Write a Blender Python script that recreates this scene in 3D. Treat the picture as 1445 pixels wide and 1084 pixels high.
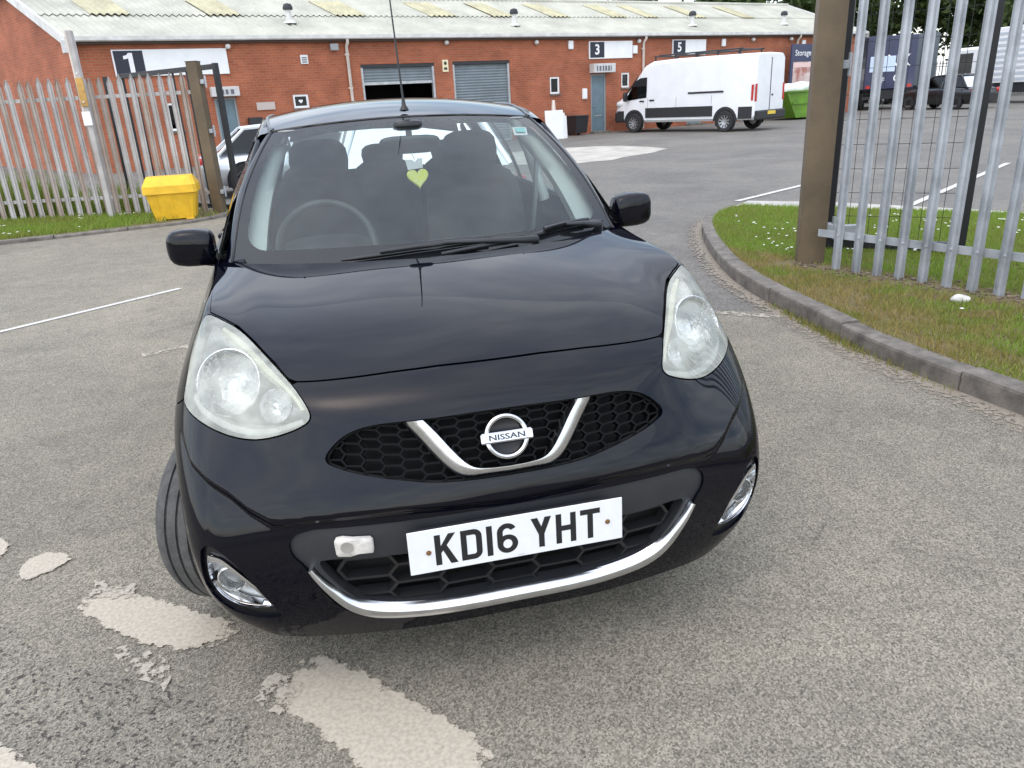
import bpy, bmesh, math, random
import numpy as np
from mathutils import Vector, Matrix

R = math.radians
random.seed(7)
rng = np.random.default_rng(7)
S = bpy.context.scene
C = S.collection
for _o in list(bpy.data.objects):
    bpy.data.objects.remove(_o, do_unlink=True)

# ------------------------------------------------------------------ camera
cam = bpy.data.cameras.new('camera')
cam.sensor_width = 36.0
cam.lens = 1061.9 / 1445 * 36.0
cam.clip_start = 0.05
cam.clip_end = 3000
camo = bpy.data.objects.new('camera', cam)
C.objects.link(camo)
_p, _r = R(20.7665), R(-3.0659)
_u0 = Vector((0, math.sin(_p), math.cos(_p)))
_d = Vector((0, math.cos(_p), -math.sin(_p)))
_rt = Vector((1, 0, 0)) * math.cos(_r) + _u0 * math.sin(_r)
_up = Vector((-1, 0, 0)) * math.sin(_r) + _u0 * math.cos(_r)
camo.matrix_world = Matrix(((_rt.x, _up.x, -_d.x, 0), (_rt.y, _up.y, -_d.y, 0), (_rt.z, _up.z, -_d.z, 1.4524), (0, 0, 0, 1)))
S.camera = camo
S.render.resolution_x, S.render.resolution_y = 1024, 768

# ------------------------------------------------------------------ sky and sun
SUN_EL, SUN_AZ = R(64), R(215)          # azimuth clockwise from +Y
w = bpy.data.worlds.new('World')
S.world = w
w.use_nodes = True
nt = w.node_tree
nt.nodes.clear()
N = nt.nodes.new
out = N('ShaderNodeOutputWorld')
bg = N('ShaderNodeBackground')
bg.inputs['Strength'].default_value = 0.15
sky = N('ShaderNodeTexSky')
sky.sky_type = 'NISHITA'
sky.sun_disc = False
sky.sun_elevation = SUN_EL
sky.sun_rotation = SUN_AZ
sky.air_density = 1.2
sky.dust_density = 2.0
tc = N('ShaderNodeTexCoord')
sep = N('ShaderNodeSeparateXYZ')
nt.links.new(tc.outputs['Generated'], sep.inputs[0])
zz = N('ShaderNodeMath'); zz.operation = 'MAXIMUM'; zz.inputs[1].default_value = 0.0
nt.links.new(sep.outputs['Z'], zz.inputs[0])
za = N('ShaderNodeMath'); za.operation = 'ADD'; za.inputs[1].default_value = 0.22
nt.links.new(zz.outputs[0], za.inputs[0])
dv = N('ShaderNodeVectorMath'); dv.operation = 'DIVIDE'
cmb = N('ShaderNodeCombineXYZ')
for i in range(3):
    nt.links.new(za.outputs[0], cmb.inputs[i])
nt.links.new(tc.outputs['Generated'], dv.inputs[0])
nt.links.new(cmb.outputs[0], dv.inputs[1])
no = N('ShaderNodeTexNoise')
no.inputs['Scale'].default_value = 1.2
no.inputs['Detail'].default_value = 4
no.inputs['Roughness'].default_value = 0.62
no.inputs['Distortion'].default_value = 0.5
nt.links.new(dv.outputs[0], no.inputs['Vector'])
rp = N('ShaderNodeValToRGB')
rp.color_ramp.elements[0].position = 0.32
rp.color_ramp.elements[0].color = (0, 0, 0, 1)
rp.color_ramp.elements[1].position = 0.76
rp.color_ramp.elements[1].color = (1, 1, 1, 1)
nt.links.new(no.outputs['Fac'], rp.inputs[0])
no2 = N('ShaderNodeTexNoise')
no2.inputs['Scale'].default_value = 3.1
no2.inputs['Detail'].default_value = 6
nt.links.new(dv.outputs[0], no2.inputs['Vector'])
cc = N('ShaderNodeValToRGB')
cc.color_ramp.elements[0].position = 0.3
cc.color_ramp.elements[0].color = (5.6, 5.9, 6.6, 1)
cc.color_ramp.elements[1].position = 0.7
cc.color_ramp.elements[1].color = (7.9, 8.2, 8.7, 1)
nt.links.new(no2.outputs['Fac'], cc.inputs[0])
mx = N('ShaderNodeMix'); mx.data_type = 'RGBA'
nt.links.new(rp.outputs[0], mx.inputs[0])
nt.links.new(sky.outputs[0], mx.inputs[6])
nt.links.new(cc.outputs[0], mx.inputs[7])
nt.links.new(mx.outputs[2], bg.inputs['Color'])
nt.links.new(bg.outputs[0], out.inputs['Surface'])

sl = bpy.data.lights.new('sun', 'SUN')
sl.energy = 0.6
sl.angle = R(150)
sl.color = (1.0, 0.97, 0.9)
so = bpy.data.objects.new('sun', sl)
C.objects.link(so)
_sd = Vector((math.sin(SUN_AZ) * math.cos(SUN_EL), math.cos(SUN_AZ) * math.cos(SUN_EL), math.sin(SUN_EL)))
so.rotation_euler = _sd.to_track_quat('Z', 'Y').to_euler()
so.location = (0, 0, 30)

vs = S.view_settings
vs.view_transform = 'Standard'
vs.look = 'None'
vs.exposure = 1.08
vs.gamma = 1.0
vs.use_curve_mapping = False
S.render.engine = 'CYCLES'
S.cycles.max_bounces = 10
S.cycles.transparent_max_bounces = 24

# ------------------------------------------------------------------ materials
def srgb(h):
    v = [int(h[i:i + 2], 16) / 255 for i in (0, 2, 4)]
    return tuple(c / 12.92 if c <= .04045 else ((c + .055) / 1.055) ** 2.4 for c in v)

MATS = {}
def mat(name, base, rough=0.6, metal=0.0, var=0.0, vscale=6.0, bump=0.0, bscale=60.0, spec=0.5, coat=0.0, base2=None, detail=5, world=False, rvar=0.0, bdist=0.01):
    if name in MATS:
        return MATS[name]
    m = bpy.data.materials.new(name)
    m.use_nodes = True
    t = m.node_tree
    b = t.nodes['Principled BSDF']
    b.inputs['Base Color'].default_value = (*base, 1)
    b.inputs['Roughness'].default_value = rough
    b.inputs['Metallic'].default_value = metal
    b.inputs['Specular IOR Level'].default_value = spec
    b.inputs['Coat Weight'].default_value = coat
    b.inputs['Coat Roughness'].default_value = 0.04
    if var or bump or base2 or rvar:
        if world:
            g = t.nodes.new('ShaderNodeNewGeometry'); co = g.outputs['Position']
        else:
            g = t.nodes.new('ShaderNodeTexCoord'); co = g.outputs['Object']
        if var or base2:
            n = t.nodes.new('ShaderNodeTexNoise')
            n.inputs['Scale'].default_value = vscale
            n.inputs['Detail'].default_value = detail
            n.inputs['Roughness'].default_value = 0.65
            t.links.new(co, n.inputs['Vector'])
            r = t.nodes.new('ShaderNodeValToRGB')
            c1 = base2 if base2 else tuple(c * (1 - var) for c in base)
            c2 = base if base2 else tuple(min(1, c * (1 + var)) for c in base)
            r.color_ramp.elements[0].position = 0.35
            r.color_ramp.elements[0].color = (*c1, 1)
            r.color_ramp.elements[1].position = 0.65
            r.color_ramp.elements[1].color = (*c2, 1)
            t.links.new(n.outputs['Fac'], r.inputs[0])
            t.links.new(r.outputs[0], b.inputs['Base Color'])
            if rvar:
                mr = t.nodes.new('ShaderNodeMapRange')
                mr.inputs[3].default_value = max(0, rough - rvar); mr.inputs[4].default_value = rough + rvar
                t.links.new(n.outputs['Fac'], mr.inputs[0])
                t.links.new(mr.outputs[0], b.inputs['Roughness'])
        if bump:
            n2 = t.nodes.new('ShaderNodeTexNoise')
            n2.inputs['Scale'].default_value = bscale
            n2.inputs['Detail'].default_value = 4
            t.links.new(co, n2.inputs['Vector'])
            bp = t.nodes.new('ShaderNodeBump')
            bp.inputs['Strength'].default_value = bump
            bp.inputs['Distance'].default_value = bdist
            t.links.new(n2.outputs['Fac'], bp.inputs['Height'])
            t.links.new(bp.outputs[0], b.inputs['Normal'])
    MATS[name] = m
    return m

def glass_mat(name, tint, haze=0.0, hazecol=(.8, .8, .8), ior=1.5, rough=0.0):
    if name in MATS:
        return MATS[name]
    m = bpy.data.materials.new(name)
    m.use_nodes = True
    t = m.node_tree
    t.nodes.remove(t.nodes['Principled BSDF'])
    o_ = t.nodes['Material Output']
    tr = t.nodes.new('ShaderNodeBsdfTransparent'); tr.inputs[0].default_value = (*tint, 1)
    gl = t.nodes.new('ShaderNodeBsdfGlossy'); gl.inputs['Roughness'].default_value = rough
    fr = t.nodes.new('ShaderNodeFresnel'); fr.inputs[0].default_value = ior
    src = tr.outputs[0]
    if haze:
        df = t.nodes.new('ShaderNodeBsdfDiffuse'); df.inputs[0].default_value = (*hazecol, 1)
        mh = t.nodes.new('ShaderNodeMixShader')
        n = t.nodes.new('ShaderNodeTexNoise'); n.inputs['Scale'].default_value = 14
        g = t.nodes.new('ShaderNodeTexCoord'); t.links.new(g.outputs['Object'], n.inputs['Vector'])
        mr = t.nodes.new('ShaderNodeMapRange'); mr.inputs[1].default_value = .3; mr.inputs[2].default_value = .7
        mr.inputs[3].default_value = haze * .6; mr.inputs[4].default_value = haze * 1.4
        t.links.new(n.outputs['Fac'], mr.inputs[0]); t.links.new(mr.outputs[0], mh.inputs[0])
        t.links.new(src, mh.inputs[1]); t.links.new(df.outputs[0], mh.inputs[2])
        src = mh.outputs[0]
    ms = t.nodes.new('ShaderNodeMixShader')
    t.links.new(fr.outputs[0], ms.inputs[0])
    t.links.new(src, ms.inputs[1])
    t.links.new(gl.outputs[0], ms.inputs[2])
    t.links.new(ms.outputs[0], o_.inputs['Surface'])
    MATS[name] = m
    return m

# ------------------------------------------------------------------ mesh helpers
def link(name, me, material, parent=None, label=None, kind=None, loc=None, smooth=None):
    o = bpy.data.objects.new(name, me)
    C.objects.link(o)
    if material is not None and not me.materials:
        me.materials.append(material)
    if parent is not None:
        o.parent = parent
    if loc is not None:
        o.location = loc
    if label:
        o['label'] = label
    if kind:
        o['kind'] = kind
    return o

def thing(name, label, cat, loc=(0, 0, 0), rz=0.0, group=None, parent=None):
    o = bpy.data.objects.new(name, None)
    o.empty_display_size = 0.1
    C.objects.link(o)
    o.location = loc
    o.rotation_euler = (0, 0, rz)
    o['label'] = label
    o['category'] = cat
    if group:
        o['group'] = group
    return o

def tag(o, label, cat, group=None):
    o['label'] = label
    o['category'] = cat
    if group:
        o['group'] = group
    return o

def dup(root, **kw):
    r = root.copy(); C.objects.link(r)
    for ch in list(root.children):
        c = ch.copy(); C.objects.link(c); c.parent = r
        for g in list(ch.children):
            q = g.copy(); C.objects.link(q); q.parent = c
    for k, v in kw.items():
        if k == 'loc': r.location = v
        elif k == 'rz': r.rotation_euler = (0, 0, v)
        else: r[k] = v
    return r

class MB:
    def __init__(s):
        s.v = []; s.f = []
    def add(s, V, F):
        n = len(s.v)
        s.v.extend([tuple(map(float, p)) for p in V])
        s.f.extend([tuple(int(i) + n for i in q) for q in F])
        return s
    def box(s, a, b, ch=0.0, M=None):
        x0, y0, z0 = [min(a[i], b[i]) for i in range(3)]
        x1, y1, z1 = [max(a[i], b[i]) for i in range(3)]
        if not ch:
            V = [(x0, y0, z0), (x1, y0, z0), (x1, y1, z0), (x0, y1, z0), (x0, y0, z1), (x1, y0, z1), (x1, y1, z1), (x0, y1, z1)]
            F = [(3, 2, 1, 0), (4, 5, 6, 7), (0, 1, 5, 4), (1, 2, 6, 5), (2, 3, 7, 6), (3, 0, 4, 7)]
        else:
            V = []; idx = {}
            def vid(p):
                if p not in idx:
                    idx[p] = len(V); V.append(p)
                return idx[p]
            xs, ys, zs = (x0, x1), (y0, y1), (z0, z1)
            sg = (1, -1)
            def P(i, j, k, ax):
                p = [xs[i] + sg[i] * ch, ys[j] + sg[j] * ch, zs[k] + sg[k] * ch]
                p[ax] = (xs, ys, zs)[ax][(i, j, k)[ax]]
                return vid(tuple(p))
            F = []
            for k in (0, 1):
                q = [P(0, 0, k, 2), P(1, 0, k, 2), P(1, 1, k, 2), P(0, 1, k, 2)]; F.append(q if k else q[::-1])
            for j in (0, 1):
                q = [P(0, j, 0, 1), P(1, j, 0, 1), P(1, j, 1, 1), P(0, j, 1, 1)]; F.append(q if not j else q[::-1])
            for i in (0, 1):
                q = [P(i, 0, 0, 0), P(i, 1, 0, 0), P(i, 1, 1, 0), P(i, 0, 1, 0)]; F.append(q if i else q[::-1])
            for j in (0, 1):
                for k in (0, 1):
                    F.append((P(0, j, k, 1), P(1, j, k, 1), P(1, j, k, 2), P(0, j, k, 2)))
            for i in (0, 1):
                for k in (0, 1):
                    F.append((P(i, 0, k, 0), P(i, 1, k, 0), P(i, 1, k, 2), P(i, 0, k, 2)))
            for i in (0, 1):
                for j in (0, 1):
                    F.append((P(i, j, 0, 0), P(i, j, 1, 0), P(i, j, 1, 1), P(i, j, 0, 1)))
            for i in (0, 1):
                for j in (0, 1):
                    for k in (0, 1):
                        F.append((P(i, j, k, 0), P(i, j, k, 1), P(i, j, k, 2)))
        if M is not None:
            V = [tuple(M @ Vector(p)) for p in V]
        return s.add(V, F)
    def tube(s, path, r, n=8, caps=True, rs=None):
        path = [Vector(p) for p in path]
        V = []; F = []
        m = len(path)
        prev = None
        for i, p in enumerate(path):
            t = (path[min(i + 1, m - 1)] - path[max(i - 1, 0)]).normalized()
            a = prev if prev is not None else (Vector((0, 0, 1)) if abs(t.z) < .9 else Vector((1, 0, 0)))
            a = (a - t * a.dot(t)).normalized()
            prev = a
            b = t.cross(a)
            rr = rs[i] if rs else r
            for k in range(n):
                th = 2 * math.pi * k / n
                V.append(p + a * (math.cos(th) * rr) + b * (math.sin(th) * rr))
        for i in range(m - 1):
            for k in range(n):
                k2 = (k + 1) % n
                F.append((i * n + k, i * n + k2, (i + 1) * n + k2, (i + 1) * n + k))
        if caps:
            F.append(tuple(range(n))[::-1]); F.append(tuple((m - 1) * n + k for k in range(n)))
        return s.add(V, F)
    def prism(s, poly, o, ex, ey, th):
        """2-D polygon in frame (o,ex,ey) extruded by th along ex x ey"""
        o = Vector(o); ex = Vector(ex); ey = Vector(ey); ez = ex.cross(ey)
        n = len(poly)
        V = [o + ex * a + ey * b for a, b in poly] + [o + ex * a + ey * b + ez * th for a, b in poly]
        F = [tuple(range(n))[::-1], tuple(range(n, 2 * n))] + [(i, (i + 1) % n, (i + 1) % n + n, i + n) for i in range(n)]
        return s.add(V, F)
    def lathe(s, prof, n=32, M=None, arc=2 * math.pi):
        """profile (r, h) revolved about local z"""
        V = []; F = []; m = len(prof)
        for k in range(n):
            th = arc * k / n
            for r_, h in prof:
                V.append((r_ * math.cos(th), r_ * math.sin(th), h))
        for k in range(n):
            k2 = (k + 1) % n
            for i in range(m - 1):
                F.append((k * m + i, k2 * m + i, k2 * m + i + 1, k * m + i + 1))
        if M is not None:
            V = [tuple(M @ Vector(p)) for p in V]
        return s.add(V, F)
    def blob(s, c, h, e=0.5, n=20, M=None):
        """superellipsoid: centre c, half sizes h, exponent e (small = boxy)"""
        V = []; F = []
        pw = lambda q: math.copysign(abs(q) ** e, q)
        m = n // 2
        for i in range(m + 1):
            ph = -math.pi / 2 + math.pi * i / m
            for k in range(n):
                th = 2 * math.pi * k / n
                V.append((c[0] + h[0] * pw(math.cos(ph)) * pw(math.cos(th)), c[1] + h[1] * pw(math.cos(ph)) * pw(math.sin(th)), c[2] + h[2] * pw(math.sin(ph))))
        for i in range(m):
            for k in range(n):
                k2 = (k + 1) % n
                F.append((i * n + k, i * n + k2, (i + 1) * n + k2, (i + 1) * n + k))
        if M is not None:
            V = [tuple(M @ Vector(p)) for p in V]
        return s.add(V, F)
    def mesh(s, name, angle=None):
        me = bpy.data.meshes.new(name)
        me.from_pydata(s.v, [], s.f)
        me.update()
        if angle is not None:
            me.polygons.foreach_set('use_smooth', [True] * len(me.polygons))
            me.set_sharp_from_angle(angle=R(angle))
        return me
    def build(s, name, material, parent=None, angle=None, label=None, kind=None, loc=None):
        return link(name, s.mesh(name, angle), material, parent, label, kind, loc)

def text_mesh(body, size, ext=0.0, align='CENTER', bold=0.0):
    cu = bpy.data.curves.new('lettering', 'FONT')
    cu.body = body; cu.size = size; cu.extrude = ext; cu.align_x = align; cu.align_y = 'CENTER'; cu.offset = bold
    cu.resolution_u = 3
    o = bpy.data.objects.new('lettering', cu)
    C.objects.link(o)
    dg = bpy.context.evaluated_depsgraph_get()
    me = bpy.data.meshes.new_from_object(o.evaluated_get(dg))
    bpy.data.objects.remove(o, do_unlink=True)
    return me

def np_mesh(name, V, F, normals=None, smooth=True):
    me = bpy.data.meshes.new(name)
    V = np.asarray(V, float); F = np.asarray(F, int)
    nf = len(F); k = F.shape[1]
    me.vertices.add(len(V)); me.vertices.foreach_set('co', V.ravel())
    me.loops.add(nf * k); me.loops.foreach_set('vertex_index', F.ravel().astype(np.int32))
    me.polygons.add(nf)
    me.polygons.foreach_set('loop_start', np.arange(0, nf * k, k, dtype=np.int32))
    me.polygons.foreach_set('loop_total', np.full(nf, k, dtype=np.int32))
    me.update(calc_edges=True)
    if smooth:
        me.polygons.foreach_set('use_smooth', np.ones(nf, bool))
    if normals is not None:
        me.normals_split_custom_set_from_vertices([tuple(q) for q in normals])
    return me

# ------------------------------------------------------------------ surface materials
def asphalt(name, c_dark, c_mid, c_light, stone=0.35, fine=330.0, bump=0.5, pits=False):
    m = bpy.data.materials.new(name); m.use_nodes = True
    t = m.node_tree; L = t.links.new; b = t.nodes['Principled BSDF']
    b.inputs['Roughness'].default_value = 0.88
    b.inputs['Specular IOR Level'].default_value = 0.25
    g = t.nodes.new('ShaderNodeNewGeometry'); P = g.outputs['Position']
    def noise(sc, det=4, ro=.6, dist=0):
        n = t.nodes.new('ShaderNodeTexNoise'); n.inputs['Scale'].default_value = sc
        n.inputs['Detail'].default_value = det; n.inputs['Roughness'].default_value = ro; n.inputs['Distortion'].default_value = dist
        L(P, n.inputs['Vector']); return n.outputs['Fac']
    def ramp(f, p0, c0, p1, c1, mid=None):
        r = t.nodes.new('ShaderNodeValToRGB'); e = r.color_ramp.elements
        e[0].position = p0; e[0].color = (*c0, 1); e[1].position = p1; e[1].color = (*c1, 1)
        if mid: q = e.new(mid[0]); q.color = (*mid[1], 1)
        L(f, r.inputs[0]); return r.outputs[0]
    def mix(f, a, b_, mode='MIX'):
        x = t.nodes.new('ShaderNodeMix'); x.data_type = 'RGBA'; x.blend_type = mode
        if isinstance(f, float): x.inputs[0].default_value = f
        else: L(f, x.inputs[0])
        L(a, x.inputs[6]); L(b_, x.inputs[7]); return x.outputs[2]
    vo = t.nodes.new('ShaderNodeTexVoronoi'); vo.inputs['Scale'].default_value = fine * .62
    L(P, vo.inputs['Vector'])
    stones = ramp(vo.outputs['Color'], 0.1, c_dark, 0.9, c_light, (.5, c_mid))
    big = ramp(noise(.55, 8, .66, .6), .3, (.70, .70, .715), .7, (1.12, 1.11, 1.08))
    stain = ramp(noise(1.7, 9, .72, 1.2), .30, (.62, .61, .62), .42, (1, 1, 1))
    mid_ = ramp(noise(6.5, 5, .7), .3, (.86, .86, .87), .72, (1.1, 1.09, 1.08))
    fin = ramp(noise(fine, 2, .7), .28, (.66, .66, .66), .7, (1.24, 1.23, 1.21))
    base = mix(.7, stones, fin, 'MULTIPLY')
    base = mix(1.0, base, mid_, 'MULTIPLY')
    base = mix(1.0, base, big, 'MULTIPLY')
    base = mix(.6, base, stain, 'MULTIPLY')
    if pits:
        # dark pits where the binder has worn away
        pit = ramp(noise(80, 2, .5, .2), .37, (.36, .36, .38), .43, (1, 1, 1))
        base = mix(1.0, base, pit, 'MULTIPLY')
    L(base, b.inputs['Base Color'])
    bp = t.nodes.new('ShaderNodeBump'); bp.inputs['Strength'].default_value = bump; bp.inputs['Distance'].default_value = 0.004
    L(vo.outputs['Distance'], bp.inputs['Height'])
    L(bp.outputs[0], b.inputs['Normal'])
    MATS[name] = m
    return m

M_ROAD = asphalt('worn_asphalt', (.12, .110, .088), (.256, .235, .188), (.40, .368, .296))
M_WORN = asphalt('pitted_asphalt', (.125, .115, .095), (.252, .232, .188), (.385, .355, .288), pits=True)
M_YARD = asphalt('yard_asphalt', (.105, .101, .094), (.195, .186, .168), (.29, .275, .246), fine=240)
M_CONC = mat('concrete', (.42, .39, .34), .9, var=.22, vscale=1.6, bump=.3, bscale=90, world=True)
M_KERB = mat('kerb_concrete', (.16, .142, .122), .92, var=.35, vscale=9, bump=.5, bscale=120, world=True)
M_SOIL = mat('verge_soil', (.15, .11, .07), .95, var=.4, vscale=5, bump=.7, bscale=60, world=True)

def worn_paint(name, col, thr=0.46, scale=26, fade=False):
    m = bpy.data.materials.new(name); m.use_nodes = True
    t = m.node_tree; L = t.links.new; b = t.nodes['Principled BSDF']
    b.inputs['Roughness'].default_value = .8
    g = t.nodes.new('ShaderNodeNewGeometry')
    n = t.nodes.new('ShaderNodeTexNoise'); n.inputs['Scale'].default_value = scale; n.inputs['Detail'].default_value = 7; n.inputs['Roughness'].default_value = .72
    L(g.outputs['Position'], n.inputs['Vector'])
    n2 = t.nodes.new('ShaderNodeTexNoise'); n2.inputs['Scale'].default_value = 95; n2.inputs['Detail'].default_value = 5
    L(g.outputs['Position'], n2.inputs['Vector'])
    r2 = t.nodes.new('ShaderNodeValToRGB'); e = r2.color_ramp.elements
    e[0].position = .3; e[0].color = (*[c * .72 for c in col], 1); e[1].position = .65; e[1].color = (*col, 1)
    L(n2.outputs['Fac'], r2.inputs[0]); L(r2.outputs[0], b.inputs['Base Color'])
    r = t.nodes.new('ShaderNodeValToRGB'); e = r.color_ramp.elements
    e[0].position = thr - .035; e[0].color = (0, 0, 0, 1); e[1].position = thr + .02; e[1].color = (1, 1, 1, 1)
    if fade:
        at = t.nodes.new('ShaderNodeAttribute'); at.attribute_name = 'fade'
        md = t.nodes.new('ShaderNodeMath'); md.operation = 'MULTIPLY_ADD'; L(at.outputs['Fac'], md.inputs[0]); md.inputs[1].default_value = .27; L(n.outputs['Fac'], md.inputs[2])
        e[0].position = .535; e[1].position = .60
        L(md.outputs[0], r.inputs[0]); L(r.outputs[0], b.inputs['Alpha'])
    else:
        L(n.outputs['Fac'], r.inputs[0]); L(r.outputs[0], b.inputs['Alpha'])
    MATS[name] = m
    return m
M_PAINT = worn_paint('worn_road_paint', (.49, .437, .345), .34, 30, True)
M_PAINT2 = worn_paint('broken_road_paint', (.45, .405, .325), .5, 34)
M_LINE = worn_paint('thin_line_paint', (.62, .6, .56), .36, 8)

def sheet(name, poly, z, material, kind='structure', parent=None):
    me = bpy.data.meshes.new(name)
    me.from_pydata([(x, y, z) for x, y in poly], [], [tuple(range(len(poly)))])
    me.update()
    o = link(name, me, material, parent)
    if kind: o['kind'] = kind
    return o

def smooth_line(pl, n=2):
    for _ in range(n):
        q = [pl[0]]
        for i in range(len(pl) - 1):
            a, b = pl[i], pl[i + 1]
            q += [(a[0] * .75 + b[0] * .25, a[1] * .75 + b[1] * .25), (a[0] * .25 + b[0] * .75, a[1] * .25 + b[1] * .75)]
        pl = q + [pl[-1]]
    return pl
def ccw(poly):
    a = sum(poly[i][0] * poly[(i + 1) % len(poly)][1] - poly[(i + 1) % len(poly)][0] * poly[i][1] for i in range(len(poly)))
    return poly if a > 0 else poly[::-1]

def rough_poly(poly, amp=.012, step=.03, seed=1):
    r = random.Random(seed); out_ = []
    for i in range(len(poly)):
        a = poly[i]; b = poly[(i + 1) % len(poly)]
        n = max(1, int(math.hypot(b[0] - a[0], b[1] - a[1]) / step))
        for k in range(n):
            t = k / n
            out_.append((a[0] + (b[0] - a[0]) * t + r.uniform(-amp, amp), a[1] + (b[1] - a[1]) * t + r.uniform(-amp, amp)))
    return out_

# ------------------------------------------------------------------ ground, road, markings
sheet('ground', [(-900, -300), (900, -300), (900, 1500), (-900, 1500)], 0.0, M_YARD)
sheet('road', ccw([(-40, -12), (40, -12), (40, 1.0), (3.6, 1.0), (2.7, 2.0), (2.0, 4.9), (1.45, 5.03), (-.5, 7.2), (-2.5, 9.4), (-4.2, 11.5), (-4.6, 11.2), (-6.5, 9.9), (-9, 9.1), (-40, 9.0)]), 0.004, M_ROAD)
sheet('concrete_apron', ccw(rough_poly([(1.5, 17.4), (3.1, 18.6), (4.4, 20.9), (3.5, 23.0), (1.9, 23.4), (.2, 22.4), (-1, 19)], .15, .6, 3)), 0.004, M_CONC)
sheet('gate_threshold', ccw(rough_poly([(1.40, 5.06), (1.80, 4.84), (1.78, 4.76), (1.36, 4.99)], .02, .05, 4)), 0.008, M_PAINT2)
sheet('road_patch', ccw(rough_poly([(-2.3, 1.0), (-.45, 1.0), (-.72, 1.5), (-.98, 1.66), (-1.3, 1.74), (-1.62, 1.95), (-2.2, 2.0)], .02, .1, 6)), 0.0055, M_WORN)
marks = [
    ([(-.57, 1.71), (-.47, 1.66), (-.25, 1.49), (-.13, 1.40), (-.14, 1.27), (-.33, 1.27), (-.49, 1.44), (-.63, 1.53), (-.64, 1.64)], M_PAINT),
    ([(-1.40, 2.0), (-1.37, 2.10), (-1.28, 2.08), (-.99, 1.94), (-.89, 1.89), (-.91, 1.82), (-1.02, 1.79), (-1.21, 1.87)], M_PAINT),
    ([(-1.73, 2.22), (-1.74, 2.35), (-1.59, 2.33), (-1.62, 2.23), (-1.69, 2.19)], M_PAINT),
    ([(-1.42, 1.52), (-1.29, 1.44), (-1.17, 1.36), (-1.17, 1.25), (-1.35, 1.22)], M_PAINT),
    ([(-2.05, 2.49), (-1.9, 2.45), (-1.85, 2.33), (-1.95, 2.27)], M_PAINT),
    ([(-1.25, 1.84), (-1.02, 1.75), (-.97, 1.62), (-1.14, 1.72)], M_PAINT2),
    ([(-1.44, 2.16), (-1.28, 2.12), (-1.24, 2.04), (-1.40, 2.06)], M_PAINT2),
    ([(-.70, 1.67), (-.60, 1.62), (-.62, 1.49), (-.72, 1.56)], M_PAINT2),
]
for i, (pl, mm) in enumerate(marks):
    z_ = 0.0085 + .0005 * i
    if mm is M_PAINT:
        q = ccw(rough_poly(smooth_line(pl + [pl[0]], 1)[:-1], .004, .02, 10 + i)); cx_ = sum(p[0] for p in q) / len(q); cy_ = sum(p[1] for p in q) / len(q); n = len(q)
        rings = [1.16, 1.0, .86, .6]; V = [(cx_ + (x - cx_) * k, cy_ + (y - cy_) * k, z_) for k in rings for x, y in q] + [(cx_, cy_, z_)]
        F = [(k * n + j, k * n + (j + 1) % n, (k + 1) * n + (j + 1) % n, (k + 1) * n + j) for k in range(3) for j in range(n)] + [(3 * n + j, 3 * n + (j + 1) % n, 4 * n) for j in range(n)]
        me = bpy.data.meshes.new('road_marking'); me.from_pydata(V, [], F); me.update()
        at = me.attributes.new('fade', 'FLOAT', 'POINT'); at.data.foreach_set('value', [v for k in (0, .5, 1, 1) for v in [k] * n] + [1.0])
        o = link('road_marking', me, mm); o['kind'] = 'structure'
    else:
        sheet('road_marking', ccw(rough_poly(pl, .009, .02, 10 + i)), z_, mm)
def line(a, b, wd, mm, z=.0085):
    d = Vector((b[0] - a[0], b[1] - a[1], 0)).normalized(); n = Vector((-d.y, d.x, 0)) * wd / 2
    sheet('road_marking', ccw([(a[0] + n.x, a[1] + n.y), (b[0] + n.x, b[1] + n.y), (b[0] - n.x, b[1] - n.y), (a[0] - n.x, a[1] - n.y)]), z, mm)
line((-4.3, 4.86), (-2.93, 6.68), .06, M_LINE)
line((-2.4, 4.70), (-2.1, 4.87), .09, M_PAINT2)
line((3.16, 10.3), (4.9, 11.95), .09, M_LINE)
line((4.85, 9.1), (8.6, 13.1), .09, M_LINE)
line((6.9, 9.2), (11, 13.2), .09, M_LINE)

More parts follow.
